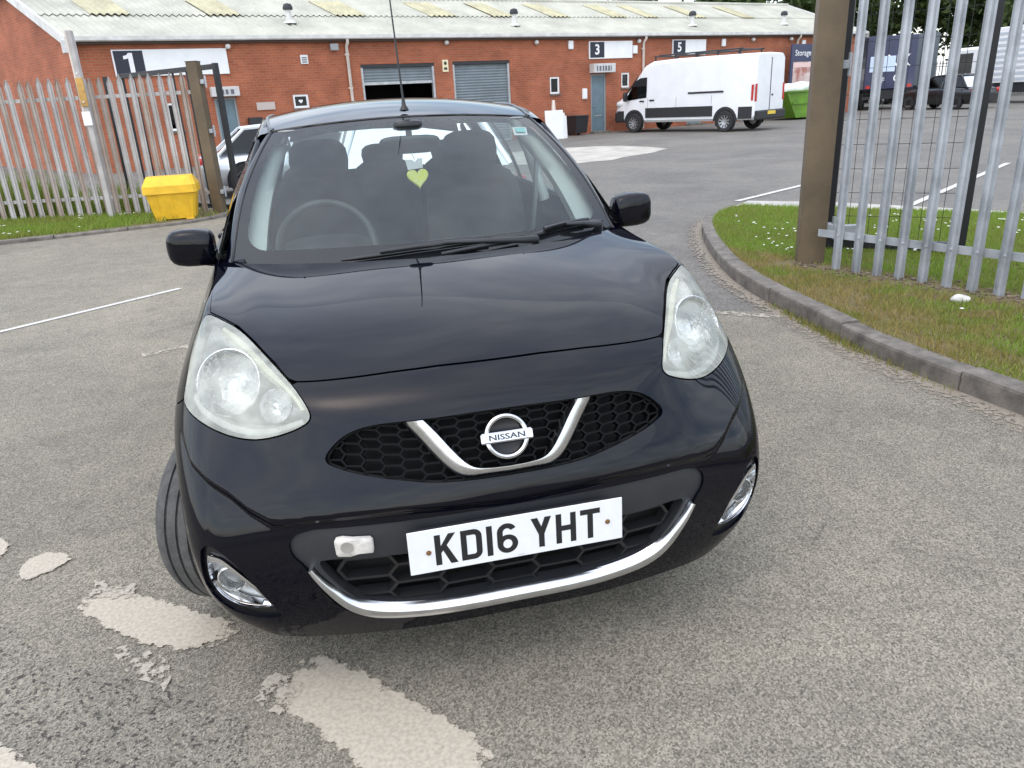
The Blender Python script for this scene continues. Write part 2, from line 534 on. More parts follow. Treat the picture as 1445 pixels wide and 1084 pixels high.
# ------------------------------------------------------------------ right verge: kerb, soil, grass
kerb = [(3.2, .9), (2.75, 1.75), (2.5, 2.35), (2.33, 2.88), (2.24, 3.21), (2.16, 3.43), (2.07, 3.73), (1.98, 4.14), (1.91, 4.72), (1.83, 5.24), (1.80, 5.93), (1.88, 6.77), (2.01, 7.64), (2.21, 8.45), (2.45, 8.95), (2.8, 9.3)]
def resample(pl, step):
    P = [Vector((*p, 0)) for p in pl]; out_ = [P[0]]; acc = 0
    for i in range(len(P) - 1):
        a, b = P[i], P[i + 1]; L = (b - a).length; t = step - acc
        while t <= L:
            out_.append(a.lerp(b, t / L)); t += step
        acc = (acc + L) % step
    return out_
kerb_s = smooth_line(kerb)
def kerb_run(pl, h, wd, seg, root, seed):
    r = random.Random(seed)
    pts = resample(pl, seg / 3)
    for i in range(0, len(pts) - 3, 3):
        q = pts[i:i + 4]
        mb = MB(); V = []; F = []
        dz = r.uniform(-.006, .006); dx = r.uniform(-.006, .006)
        for k, p in enumerate(q):
            a = q[max(k - 1, 0)]; b = q[min(k + 1, 3)]
            t = (b - a).normalized(); n = Vector((t.y, -t.x, 0))
            e = .004 if k == 0 else (-.004 if k == 3 else 0)
            p = p + t * e
            for off, z in ((0, -.05), (dx, h - .02 + dz), (.004 + dx, h - .006 + dz), (.02 + dx, h + dz), (wd - .012, h + dz), (wd, h - .012 + dz), (wd, -.05)):
                V.append(p + n * off + Vector((0, 0, z)))
        for k in range(3):
            for j in range(6):
                F.append((k * 7 + j, (k + 1) * 7 + j, (k + 1) * 7 + j + 1, k * 7 + j + 1))
        F.append(tuple(range(7))); F.append(tuple(range(21, 28))[::-1])
        mb.add(V, F).build('kerb_stone', M_KERB, root)
kr = bpy.data.objects.new('kerb', None); C.objects.link(kr); kr['kind'] = 'structure'
kerb_run(kerb_s, .11, .13, .9, kr, 5)
M_GRIT = worn_paint('gutter_grit', (.29, .25, .195), .5, 34, True)
gq = [p for p in resample(kerb_s, .06)]
V = []; F = []; fv = []
for i, p in enumerate(gq):
    t_ = (gq[min(i + 1, len(gq) - 1)] - gq[max(i - 1, 0)]).normalized(); n_ = Vector((t_.y, -t_.x, 0))
    for off, fd_ in ((.02, .62), (-.04, .55), (-.09, .3), (-.17, 0)):
        q = p + n_ * off; V.append((q.x, q.y, .0072)); fv.append(fd_)
for i in range(len(gq) - 1):
    for k in range(3): F.append((i * 4 + k, i * 4 + k + 1, i * 4 + k + 5, i * 4 + k + 4))
me = bpy.data.meshes.new('gutter_grit'); me.from_pydata(V, [], F); me.update()
me.attributes.new('fade', 'FLOAT', 'POINT').data.foreach_set('value', fv)
link('gutter_grit', me, M_GRIT)['kind'] = 'stuff'; bpy.data.objects['gutter_grit']['label'] = 'tan grit and dust collected in the gutter along the right kerb'
verge_poly = [(p[0] + .11, p[1]) for p in kerb_s] + [(3.3, 9.0), (5.1, 7.8), (9, 5.0), (9, .9)]
verge_poly = ccw(verge_poly)

def grid_in_poly(poly, step):
    P = np.array(poly); x0, y0 = P.min(0); x1, y1 = P.max(0)
    X, Y = np.meshgrid(np.arange(x0, x1, step), np.arange(y0, y1, step))
    Q = np.stack([X.ravel(), Y.ravel()], -1)
    return Q[inpoly(Q, P)]
def inpoly(Q, P):
    ins = np.zeros(len(Q), bool); n = len(P)
    for i in range(n):
        a, b = P[i], P[(i + 1) % n]
        c = (a[1] > Q[:, 1]) != (b[1] > Q[:, 1])
        with np.errstate(divide='ignore', invalid='ignore'):
            xi = (b[0] - a[0]) * (Q[:, 1] - a[1]) / (b[1] - a[1] + 1e-12) + a[0]
        ins ^= c & (Q[:, 0] < xi)
    return ins
def vnoise(Q, sc, seed=0):
    r = np.random.default_rng(seed); T = r.random((64, 64))
    q = Q / sc; i = np.floor(q).astype(int); f = q - i; f = f * f * (3 - 2 * f)
    g = lambda a, b: T[a % 64, b % 64]
    return (g(i[:, 0], i[:, 1]) * (1 - f[:, 0]) + g(i[:, 0] + 1, i[:, 1]) * f[:, 0]) * (1 - f[:, 1]) + (g(i[:, 0], i[:, 1] + 1) * (1 - f[:, 0]) + g(i[:, 0] + 1, i[:, 1] + 1) * f[:, 0]) * f[:, 1]
sheet('verge_soil', verge_poly, .098, mat('verge_turf', (.13, .12, .04), .95, base2=(.15, .11, .06), vscale=3.2, bump=.8, bscale=50, world=True))

FENCE_A, FENCE_B = Vector((2.50, 5.74, 0)), Vector((3.24, 4.63, 0))
fd = (FENCE_B - FENCE_A).normalized()
def fence_dist(Q):
    d = Q - np.array([FENCE_A.x, FENCE_A.y]); return d[:, 0] * fd.y * -1 + d[:, 1] * fd.x

def leaf_mat(name, c1, c2, c3, scale=1.5):
    m = bpy.data.materials.new(name); m.use_nodes = True
    t = m.node_tree; L = t.links.new; b = t.nodes['Principled BSDF']
    b.inputs['Roughness'].default_value = .6; b.inputs['Specular IOR Level'].default_value = .3
    at = t.nodes.new('ShaderNodeAttribute'); at.attribute_name = 'tone'
    r = t.nodes.new('ShaderNodeValToRGB'); e = r.color_ramp.elements
    e[0].color = (*c1, 1); e[1].color = (*c3, 1); q = e.new(.5); q.color = (*c2, 1)
    L(at.outputs['Fac'], r.inputs[0]); L(r.outputs[0], b.inputs['Base Color'])
    tl = t.nodes.new('ShaderNodeBsdfTranslucent'); L(r.outputs[0], tl.inputs[0])
    ms = t.nodes.new('ShaderNodeMixShader'); ms.inputs[0].default_value = .3
    L(b.outputs[0], ms.inputs[1]); L(tl.outputs[0], ms.inputs[2]); L(ms.outputs[0], t.nodes['Material Output'].inputs['Surface'])
    MATS[name] = m
    return m
def tone_mesh(name, V, F, tone):
    me = np_mesh(name, V, F, smooth=False)
    at = me.attributes.new('tone', 'FLOAT', 'POINT'); at.data.foreach_set('value', np.asarray(tone, np.float32))
    return me
def blades(Q, z0, hmin, hmax, wd, tone, r, lean=.5):
    n = len(Q); th = r.uniform(0, 2 * np.pi, n); h = r.uniform(hmin, hmax, n); ln = r.uniform(0, lean, n) * h; la = r.uniform(0, 2 * np.pi, n)
    dx, dy = np.cos(th) * wd / 2, np.sin(th) * wd / 2
    b1 = np.stack([Q[:, 0] - dx, Q[:, 1] - dy, np.full(n, z0)], -1); b2 = np.stack([Q[:, 0] + dx, Q[:, 1] + dy, np.full(n, z0)], -1)
    tp = np.stack([Q[:, 0] + np.cos(la) * ln, Q[:, 1] + np.sin(la) * ln, z0 + h], -1)
    V = np.stack([b1, b2, tp], 1).reshape(-1, 3); F = np.arange(3 * n).reshape(-1, 3)
    return V, F, np.repeat(tone, 3)
M_GRASS = leaf_mat('grass_blade', (.32, .25, .09), (.23, .26, .052), (.215, .335, .045))
rg = np.random.default_rng(3)
vp = np.array(verge_poly)
def scatter(poly, n, r):
    P = np.array(poly); x0, y0 = P.min(0); x1, y1 = P.max(0)
    Q = np.stack([r.uniform(x0, x1, n), r.uniform(y0, y1, n)], -1)
    return Q[inpoly(Q, P)]
Q = scatter([p for p in verge_poly], 330000, rg)
Q = Q[(Q[:, 0] < 6.2) & (Q[:, 1] > 1.6)]
fdist = fence_dist(Q)                                   # >0 behind the fence (away from the road)
alongp = (Q - np.array([FENCE_A.x, FENCE_A.y])) @ np.array([fd.x, fd.y])
dry = vnoise(Q, .55, 2) * .5 + vnoise(Q, .13, 4) * .5
front = (fdist < .12)
bare = np.exp(-((fdist + .05) / .16) ** 2) * (alongp > -.4)
keep = rg.random(len(Q)) > np.clip(bare * 1.05 + (dry < .36) * .45 * front, 0, 1)
Q, dry, front = Q[keep], dry[keep], front[keep]
tone = np.clip(np.where(front, (dry - .36) * 1.75, .5 + dry * .6) + rg.normal(0, .13, len(Q)), 0, 1)
V, F, T = blades(Q, .097, .018, .05, .0075, tone, rg, .9)
g = link('grass', tone_mesh('grass', V, F, T), M_GRASS); g['kind'] = 'stuff'; g['label'] = 'short patchy grass and dry turf on the verge by the right fence'
# weeds in the gutter along the kerb
Qk = []
for i, p in enumerate(resample(kerb_s, .015)):
    if 3.35 < p.y < 5.1:
        den = 3 if math.sin(p.y * 5) > -.35 else 1
        if 4.0 < p.y < 4.9: den += 6
        for k in range(den):
            Qk.append((p.x - abs(rg.normal(0, .03)) - .004, p.y + rg.normal(0, .02)))
Qk = np.array(Qk)
V, F, T = blades(Qk, .005, .02, .06, .006, np.clip(rg.normal(.32, .2, len(Qk)), 0, 1), rg, .9)
g = link('gutter_weeds', tone_mesh('gutter_weeds', V, F, T), M_GRASS); g['kind'] = 'stuff'; g['label'] = 'tufts of dry weed growing along the foot of the kerb'
# daisies
def daisies(name, Q, z, s, lab):
    n = len(Q); th = np.linspace(0, 2 * np.pi, 7)[:-1]
    V = []; F = []
    for i, (x, y) in enumerate(Q):
        zz_ = z + rg.uniform(0, .018); k = len(V); s_ = s * rg.uniform(.7, 1.2)
        V.append((x, y, zz_ + .004))
        V += [(x + math.cos(a) * s_, y + math.sin(a) * s_, zz_) for a in th]
        F += [(k, k + 1 + j, k + 1 + (j + 1) % 6) for j in range(6)]
    o = link(name, np_mesh(name, V, F), mat('daisy_petal', (.8, .8, .76), .7)); o['kind'] = 'stuff'; o['label'] = lab
dq = scatter([(2.2, 6.2), (2.5, 8.6), (3.4, 8.4), (5, 7.2), (4.5, 5.5), (3.2, 6.0)], 240, rg)
dq = dq[vnoise(dq, .5, 9) > .48]
dq = np.concatenate([dq, np.array([(2.98, 4.06), (3.02, 4.08), (3.05, 4.02), (3.08, 4.0), (3.0, 4.01), (3.11, 3.95), (3.03, 4.14), (2.96, 4.11), (2.7, 4.3)])])
daisies('daisies', dq, .135, .013, 'small white daisies scattered in the grass behind the gate post')
# rubble along the fence foot
Vr = MB()
for i in range(260):
    t_ = rg.uniform(-.3, 1.6); off = rg.normal(-.03, .09); s_ = rg.uniform(.006, .022)
    p = FENCE_A + fd * t_ + Vector((-fd.y, fd.x, 0)) * off
    Vr.blob((p.x, p.y, .1 + s_ * .2), (s_, s_ * rg.uniform(.6, 1), s_ * .6), .8, 6)
o = Vr.build('rubble', mat('rubble_stone', (.15, .115, .08), .95, var=.5, vscale=14)); o['kind'] = 'stuff'; o['label'] = 'loose stones and dead bark along the foot of the right fence'
mb = MB().blob((0, 0, .02), (.058, .04, .03), 1.0, 16); mb.v = [(x * (1 + .12 * math.sin(31 * z + 17 * y)), y * (1 + .15 * math.sin(40 * x)), z * (1 + .1 * math.sin(60 * x + 9))) for x, y, z in mb.v]
o = mb.build('stone', mat('pale_stone', (.62, .6, .56), .9, var=.2, vscale=20, bump=.6, bscale=40), None, 60, loc=(2.87, 4.60, .1)); tag(o, 'white rounded stone lying at the foot of the right fence', 'stone')
# path behind verge
sheet('path', ccw([(2.78, 9.42), (2.95, 9.8), (3.3, 10.25), (4.2, 9.75), (5.6, 8.35), (9.2, 5.75), (9.1, 5.3), (5.2, 8.0), (3.4, 9.2)]), .010, mat('pale_slab', (.42, .4, .36), .9, var=.18, vscale=1.2, world=True))

# ------------------------------------------------------------------ left verge
kl = [(-14, 7.8), (-9, 9.0), (-6.52, 9.87), (-5.67, 10.36), (-4.9, 10.75), (-4.45, 11.0), (-4.2, 11.4), (-4.15, 11.9)]
kls = smooth_line(kl)
kr2 = bpy.data.objects.new('kerb', None); C.objects.link(kr2); kr2['kind'] = 'structure'
kerb_run([(x, y) for x, y in kls[::-1]], .05, .12, .9, kr2, 8)
lv = ccw([(x, y + .1) for x, y in kls] + [(-4.2, 12.3), (-14, 12.6)])
sheet('verge_soil', lv, .045, MATS['verge_turf'])
Q = scatter(lv, 120000, rg); Q = Q[Q[:, 0] > -9.5]
edge = np.array([min(abs(q[1] - np.interp(q[0], [p[0] for p in kls], [p[1] for p in kls])), 1) for q in Q])
dry = vnoise(Q, .6, 12)
keep = rg.random(len(Q)) < np.clip((-4.6 - Q[:, 0]) / 1.6, .05, 1) * np.clip(edge / .35, .25, 1)
Q, dry = Q[keep], dry[keep]
V, F, T = blades(Q, .045, .03, .1, .016, np.clip(.45 + dry * .5 + rg.normal(0, .15, len(Q)), 0, 1), rg, .7)
g = link('grass', tone_mesh('grass', V, F, T), M_GRASS); g['kind'] = 'stuff'; g['label'] = 'rough green grass on the strip in front of the left fence'
dq = scatter(lv, 400, rg); dq = dq[(dq[:, 0] > -9) & (dq[:, 0] < -5.3)]; dq = dq[vnoise(dq, .5, 19) > .5]
daisies('daisies', dq, .11, .02, 'small white daisies in the grass in front of the left fence')
# long weeds behind the left fence
Q = scatter([(-12, 12.2), (-5.6, 12.2), (-5.6, 13.0), (-12, 14.0)], 6000, rg)
V, F, T = blades(Q, 0, .15, .55, .035, np.clip(rg.normal(.6, .2, len(Q)), 0, 1), rg, .5)
V2, F2, T2 = blades(Q[Q[:, 0] < -7.2], 0, .3, .8, .05, np.clip(rg.normal(.6, .2, (Q[:, 0] < -7.2).sum()), 0, 1), rg, .6)
g = link('tall_weeds', tone_mesh('tall_weeds', np.concatenate([V, V2]), np.concatenate([F, F2 + len(V)]), np.concatenate([T, T2])), M_GRASS); g['kind'] = 'stuff'; g['label'] = 'tall weeds growing behind the left palisade fence'

# ------------------------------------------------------------------ industrial building
B0 = Vector((-11.39, 22.576, 0)); B_ANG = math.atan2(.4985, .8669)
fx = Vector((math.cos(B_ANG), math.sin(B_ANG), 0)); fy = Vector((-fx.y, fx.x, 0))
def fpt(s, z, out_=0.0):
    return B0 + fx * s - fy * out_ + Vector((0, 0, z))

def brick_mat(name, c1, c2, mortar):
    m = bpy.data.materials.new(name); m.use_nodes = True
    t = m.node_tree; L = t.links.new; b = t.nodes['Principled BSDF']; b.inputs['Roughness'].default_value = .9
    tc_ = t.nodes.new('ShaderNodeTexCoord'); sp = t.nodes.new('ShaderNodeSeparateXYZ'); L(tc_.outputs['Object'], sp.inputs[0])
    ad = t.nodes.new('ShaderNodeMath'); L(sp.outputs['X'], ad.inputs[0]); L(sp.outputs['Y'], ad.inputs[1])
    cb = t.nodes.new('ShaderNodeCombineXYZ'); L(ad.outputs[0], cb.inputs[0]); L(sp.outputs['Z'], cb.inputs[1])
    bk = t.nodes.new('ShaderNodeTexBrick'); L(cb.outputs[0], bk.inputs['Vector'])
    bk.inputs['Scale'].default_value = 1; bk.inputs['Brick Width'].default_value = .225; bk.inputs['Row Height'].default_value = .075; bk.inputs['Mortar Size'].default_value = .006
    bk.inputs['Color1'].default_value = (*c1, 1); bk.inputs['Color2'].default_value = (*c2, 1); bk.inputs['Mortar'].default_value = (*mortar, 1)
    n = t.nodes.new('ShaderNodeTexNoise'); n.inputs['Scale'].default_value = 1.1; n.inputs['Detail'].default_value = 6; L(tc_.outputs['Object'], n.inputs['Vector'])
    r = t.nodes.new('ShaderNodeValToRGB'); e = r.color_ramp.elements; e[0].position = .3; e[0].color = (.72, .7, .68, 1); e[1].position = .68; e[1].color = (1.12, 1.1, 1.08, 1)
    L(n.outputs['Fac'], r.inputs[0])
    x = t.nodes.new('ShaderNodeMix'); x.data_type = 'RGBA'; x.blend_type = 'MULTIPLY'; x.inputs[0].default_value = 1
    L(bk.outputs['Color'], x.inputs[6]); L(r.outputs[0], x.inputs[7]); L(x.outputs[2], b.inputs['Base Color'])
    bp = t.nodes.new('ShaderNodeBump'); bp.inputs['Strength'].default_value = .6; bp.inputs['Distance'].default_value = .006; bp.invert = True
    L(bk.outputs['Fac'], bp.inputs['Height']); L(bp.outputs[0], b.inputs['Normal'])
    MATS[name] = m; return m
M_BRICK = brick_mat('red_brick', (.42, .122, .054), (.34, .094, .042), (.30, .2, .145))
M_ROOF = mat('roof_sheeting', (.42, .415, .345), .75, var=.16, vscale=.9, bump=.2, bscale=30)
M_SKYL = mat('roof_light', (.42, .39, .24), .55, var=.2, vscale=2)
M_WHITE = mat('white_board', (.8, .8, .79), .5, var=.05, vscale=2)
M_GUT = mat('white_gutter', (.6, .59, .56), .55, var=.15, vscale=3)
M_DARK = mat('dark_trim', (.02, .021, .024), .5)
M_NAVY = mat('navy_panel', (.012, .014, .03), .45)
M_SHUT = mat('shutter_grey', (.17, .2, .215), .5, var=.12, vscale=2)
M_DOOR = mat('door_grey_blue', (.14, .2, .23), .5, var=.12, vscale=3)
M_PIPE = mat('cream_pipe', (.68, .6, .52), .6, var=.1, vscale=4)
M_GLASSD = glass_mat('window_glass', (.25, .3, .3))
M_SOFFIT = mat('soffit_shaded_brown', (.09, .06, .045), .7)  # brown eave band with the shading under the gutter put into its colour
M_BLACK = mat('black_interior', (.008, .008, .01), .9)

bld = thing('industrial_building', 'long red brick industrial unit block with pale corrugated roof and roller doors', 'building', B0, B_ANG)
BL, BH = 33.4, 3.55
openings = [(2.02, 1.05, 2.38, 1.82), (3.38, 0, 4.02, 1.9), (5.76, 1.5, 6.25, 1.9), (8.1, 0, 10.75, 2.72), (11.45, 0, 13.75, 2.74), (15.47, 1.53, 15.9, 2.12), (17.36, 0, 18.1, 2.16), (18.86, 1.63, 19.26, 2.17), (22.4, 0, 23.2, 2.1), (25.5, 0, 28, 2.7)]
def wall_grid(x0, x1, z0, z1, ops, mb, depth=.14):
    xs = sorted({x0, x1, *[o_[0] for o_ in ops], *[o_[2] for o_ in ops]}); zs = sorted({z0, z1, *[o_[1] for o_ in ops if z0 < o_[1] < z1], *[o_[3] for o_ in ops]})
    for i in range(len(xs) - 1):
        for k in range(len(zs) - 1):
            cx_, cz_ = (xs[i] + xs[i + 1]) / 2, (zs[k] + zs[k + 1]) / 2
            if any(a < cx_ < c and b < cz_ < d for a, b, c, d in ops): continue
            mb.add([(xs[i], 0, zs[k]), (xs[i + 1], 0, zs[k]), (xs[i + 1], 0, zs[k + 1]), (xs[i], 0, zs[k + 1])], [(0, 1, 2, 3)])
    for a, b, c, d in ops:
        mb.add([(a, 0, b), (a, depth, b), (a, depth, d), (a, 0, d)], [(0, 1, 2, 3)])
        mb.add([(c, 0, b), (c, depth, b), (c, depth, d), (c, 0, d)], [(3, 2, 1, 0)])
        mb.add([(a, 0, d), (c, 0, d), (c, depth, d), (a, depth, d)], [(3, 2, 1, 0)])
        mb.add([(a, 0, b), (c, 0, b), (c, depth, b), (a, depth, b)], [(0, 1, 2, 3)])
mb = MB(); wall_grid(0, BL, 0, BH, openings, mb); mb.build('wall', M_BRICK, bld)
SKX, SKY_ = -.2605, .9655          # plan direction of the end walls
TP = math.tan(R(21)); RQ = 3.95; RB = 11.0
def rp_(s, q, dz=0):
    return (s + SKX * q, SKY_ * q, 3.52 + TP * q + dz)
mb = MB()
for s_, flip in ((0, 0), (BL, 1)):
    a = (s_, 0, 0); b = (s_ + SKX * RQ, SKY_ * RQ, 0); c = (s_ + SKX * RQ, SKY_ * RQ, 3.5 + TP * RQ); d = (s_, 0, 3.5)
    e_ = (s_ + SKX * RB, SKY_ * RB, 0); f_ = (s_ + SKX * RB, SKY_ * RB, 3.9 + TP * RQ)
    mb.add([a, b, c, d], [(3, 2, 1, 0) if not flip else (0, 1, 2, 3)]); mb.add([b, e_, f_, c], [(3, 2, 1, 0) if not flip else (0, 1, 2, 3)])
mb.add([(SKX * RB, SKY_ * RB, 0), (BL + SKX * RB, SKY_ * RB, 0), (BL + SKX * RB, SKY_ * RB, 3.9 + TP * RQ), (SKX * RB, SKY_ * RB, 3.9 + TP * RQ)], [(3, 2, 1, 0)])
mb.build('end_wall', M_BRICK, bld)
def corrug(s0, s1, q0, q1, dz, amp=.03, per=.2, ns=4):
    n = int((s1 - s0) / per * ns); V = []; F = []
    for i in range(n + 1):
        s_ = s0 + (s1 - s0) * i / n
        zc = amp * math.sin(2 * math.pi * s_ / per)
        V += [rp_(s_, q0, dz + zc), rp_(s_, q1, dz + zc)]
    for i in range(n):
        F.append((2 * i, 2 * i + 2, 2 * i + 3, 2 * i + 1))
    return V, F
def add_sheet(nm, s0, s1, q0, q1, dz, m_):
    V, F = corrug(s0, s1, q0, q1, dz); MB().add(V, F).build(nm, m_, bld, 70)
add_sheet('roof_sheet', -.25, BL + .2, -.22, 2.0, .06, M_ROOF)
add_sheet('roof_sheet', -.25, BL + .2, 1.9, RQ, .09, M_ROOF)
mb = MB(); mb.add([rp_(-.25, RQ, .09), rp_(BL + .2, RQ, .09), (BL + .2 + SKX * RB, SKY_ * RB + .2, 3.95 + TP * RQ), (-.25 + SKX * RB, SKY_ * RB + .2, 3.95 + TP * RQ)], [(0, 1, 2, 3)]); mb.build('rear_roof', M_ROOF, bld)
mb = MB(); mb.tube([rp_(-.25, RQ, .1), rp_(BL + .2, RQ, .1)], .09, 8); mb.build('ridge_cap', M_ROOF, bld, 50)
for s0, s1 in ((1.2, 2.3), (4.45, 5.55), (8.6, 9.65), (12.15, 13.2), (14.65, 15.6), (17.3, 18.2), (20.3, 21.1), (22.1, 22.8), (24.8, 25.6), (27.8, 28.6)):
    add_sheet('roof_light', s0, s1, 1.85, 3.45, .125, M_SKYL)
for s_, q_ in ((6.65, 1.22), (14.83, .95), (23.59, .9), (29.4, 1.05)):
    x, y, z = rp_(s_, q_, .05)
    v = MB(); v.lathe([(.0, 0), (.22, 0), (.2, .05), (.09, .1), (.085, .42), (.0, .42)], 16, Matrix.Translation((x, y, z))); vo_ = v.build('roof_vent', M_GUT, bld, 40)
    MB().lathe([(0, .4), (.15, .4), (.16, .46), (.12, .56), (0, .6)], 16, Matrix.Translation((x, y, z))).build('cowl', M_DARK, vo_, 40)
for s_ in (-.25, BL + .12):
    mb = MB()
    for q0, q1 in ((-.25, RQ),):
        a, b = Vector(rp_(s_, q0, -.12)), Vector(rp_(s_, q1, -.12)); wv = Vector((.08, 0, 0)); hv = Vector((0, 0, .26))
        mb.add([a, a + wv, b + wv, b, a + hv, a + wv + hv, b + wv + hv, b + hv], [(3, 2, 1, 0), (4, 5, 6, 7), (0, 1, 5, 4), (1, 2, 6, 5), (2, 3, 7, 6), (3, 0, 4, 7)])
    mb.build('barge_board', M_GUT, bld)
MB().box((-.3, -.3, 3.18), (.05, -.02, 3.5), .01).build('barge_end_box', M_GUT, bld)
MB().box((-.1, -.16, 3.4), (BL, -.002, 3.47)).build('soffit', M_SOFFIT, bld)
mb = MB(); prof = [(-.30, 3.585), (-.30, 3.49), (-.27, 3.46), (-.20, 3.46), (-.17, 3.49), (-.17, 3.585)]
V = [(s_, y, z) for s_ in (-.2, BL + .1) for y, z in prof]; mb.add(V, [(i, i + 1, i + 7, i + 6) for i in range(5)] + [(0, 1, 2, 3, 4, 5)[::-1], (6, 7, 8, 9, 10, 11)])
mb.build('gutter', M_GUT, bld)
for s_ in (7.68, 19.92, 28.88):
    d = MB().tube([(s_, -.22, 3.47), (s_, -.22, 3.38), (s_, -.07, 3.25), (s_, -.07, .05)], .05, 10).build('downpipe', M_PIPE, bld, 50)
    for z in (.9, 2.0, 3.0): MB().box((s_ - .07, -.075, z), (s_ + .07, -.003, z + .05)).build('pipe_bracket', M_PIPE, d)
# dark rooms behind the openings
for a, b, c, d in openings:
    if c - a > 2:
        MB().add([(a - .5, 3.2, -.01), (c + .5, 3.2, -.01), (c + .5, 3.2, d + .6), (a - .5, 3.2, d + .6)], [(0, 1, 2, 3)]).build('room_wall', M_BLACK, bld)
def shutter(a, c, zb, zt):
    mb = MB(); n = int((zt - zb) / .09); V = []; F = []
    for i in range(n + 1):
        z = zb + (zt - zb) * i / n
        V += [(a, .12, z), (c, .12, z)]
        if i < n:
            zm = z + (zt - zb) / n * .5; V += [(a, .10, zm), (c, .10, zm)]
    for i in range(len(V) // 2 - 1): F.append((2 * i, 2 * i + 1, 2 * i + 3, 2 * i + 2))
    s_ = mb.add(V, F).build('roller_shutter', M_SHUT, bld)
    MB().box((a, .07, zb - .08), (c, .14, zb + .005)).build('bottom_rail', mat('galvanised', (.45, .46, .46), .5, .4, var=.15, vscale=5), s_)
    for x in (a - .001, c - .079): MB().box((x, .03, 0), (x + .08, .15, zt)).build('guide_rail', MATS['galvanised'], s_)
    MB().box((a, .02, zt - .1), (c, .138, zt + .0)).build('shutter_box', M_DARK, s_)
shutter(8.1, 10.75, 2.17, 2.72)
shutter(11.45, 13.75, .08, 2.74)
shutter(25.5, 28, .08, 2.7)
for k, (a, b, c, d) in enumerate(openings):
    if c - a < .55:
        MB().add([(a, .10, b), (c, .10, b), (c, .10, d), (a, .10, d)], [(0, 1, 2, 3)])
        f = MB()
        for q in ((a, b, a + .06, d), (c - .06, b, c, d), (a + .06, b, c - .06, b + .06), (a + .06, d - .06, c - .06, d)): f.box((q[0], .02, q[1]), (q[2], .1, q[3]))
        fo = f.build('window', M_WHITE, bld)
        MB().box((a + .06, .06, b + .06), (c - .06, .075, d - .06)).build('pane', M_GLASSD, fo)
        MB().box((a - .03, -.05, b - .06), (c + .03, .05, b - .003)).build('sill', M_KERB, fo)
        MB().box((a, .3, b), (c, .32, d)).build('pane_backing', M_BLACK, fo)  # plain black panel set behind the pane
        if k == 2: 
            hb = MB(); pts = [(math.sin(t) ** 3 * .07, (13 * math.cos(t) - 5 * math.cos(2 * t) - 2 * math.cos(3 * t) - math.cos(4 * t)) / 16 * .065) for t in np.linspace(0, 2 * math.pi, 25)[:-1]]
            hb.prism(pts, ((a + c) / 2, .05, (b + d) / 2), (1, 0, 0), (0, 0, 1), .006).build('heart_sticker', M_WHITE, fo)
for a, b, c, d in ((3.38, 0, 4.02, 1.9), (17.36, 0, 18.1, 2.16), (22.4, 0, 23.2, 2.1)):
    dr_ = MB().box((a + .06, .06, .05), (c - .06, .11, d - .06), .004).build('door', M_DOOR, bld)
    f = MB()
    for q in ((a, 0.0, a + .06, d), (c - .06, 0.0, c, d), (a + .06, d - .06, c - .06, d)): f.box((q[0], .03, q[1]), (q[2], .12, q[3]))
    f.build('door_frame', mat('door_frame_grey', (.3, .32, .32), .5), dr_)
    MB().tube([(a + .13, .055, 1.0), (a + .13, .02, 1.0), (a + .24, .02, 1.0)], .012, 6).build('handle', MATS['galvanised'], dr_)
    MB().box((a + .2, .045, .62), (c - .2, .059, .66)).build('letter_plate', MATS['galvanised'], dr_)
    MB().box((a - .05, -.25, .0), (c + .05, .05, .06), .01).build('door_step', M_KERB, dr_)
# lamps, alarm boxes, vents on the wall
for s_, z in ((4.02, 3.3), (11.23, 3.33), (14.87, 3.3), (19.66, 3.3), (26, 3.3), (28.4, 3.3)):
    o = MB().blob((s_, -.1, z), (.075, .09, .075), .8, 12).build('wall_light', M_GUT, bld, 60)
o = MB().box((7.16, -.02, 3.3), (7.34, 0, 3.36)).build('floodlight', M_DARK, bld)
MB().box((7.12, -.2, 3.14), (7.38, -.08, 3.34), .015).build('lamp_head', mat('flood_grey', (.3, .3, .3), .5), o)
for s_, z in ((16.42, 3.2), (19.5, 3.0), (24.3, 3.2), (29.3, 3.1)): MB().box((s_ - .11, -.09, z - .15), (s_ + .11, -.002, z + .15), .02).build('alarm_box', M_WHITE, bld)
v = MB().box((6.16, -.03, 2.78), (6.4, -.002, 3.04), .008).build('wall_vent', M_WHITE, bld)
for z in (2.82, 2.88, 2.94): MB().box((6.2, -.036, z), (6.36, -.0305, z + .03)).build('louvre', M_DARK, v)
MB().box((16.92, -.1, 1.28), (17.13, -.002, 1.66), .02).build('post_box', M_WHITE, bld)
MB().box((4.6, -.03, 1.5), (5.16, -.002, 1.72)).build('plaque', mat('plaque_grey', (.5, .42, .38), .7), bld)
MB().box((4.26, -.3, .85), (4.66, -.01, 1.3), .02).build('meter_box', M_DARK, bld)
for s0, s1, z0, z1 in ((3.3, 4.1, 1.93, 2.2), (17.3, 18.33, 2.2, 2.52), (22.3, 23.3, 2.15, 2.4)):
    cn = MB().box((s0, -.32, z0), (s1, -.002, z1), .01).build('door_canopy', mat('canopy_pale', (.55, .54, .52), .6, var=.12, vscale=3), bld)
    r_ = random.Random(int(s0 * 10))
    x = s0 + .12
    while x < s1 - .2:
        wd = r_.uniform(.04, .1); MB().box((x, -.326, z0 + .06), (x + wd, -.3205, z1 - .08)).build('lettering', mat('letter_grey', (.12, .12, .14), .6), cn); x += wd + r_.uniform(.03, .08)

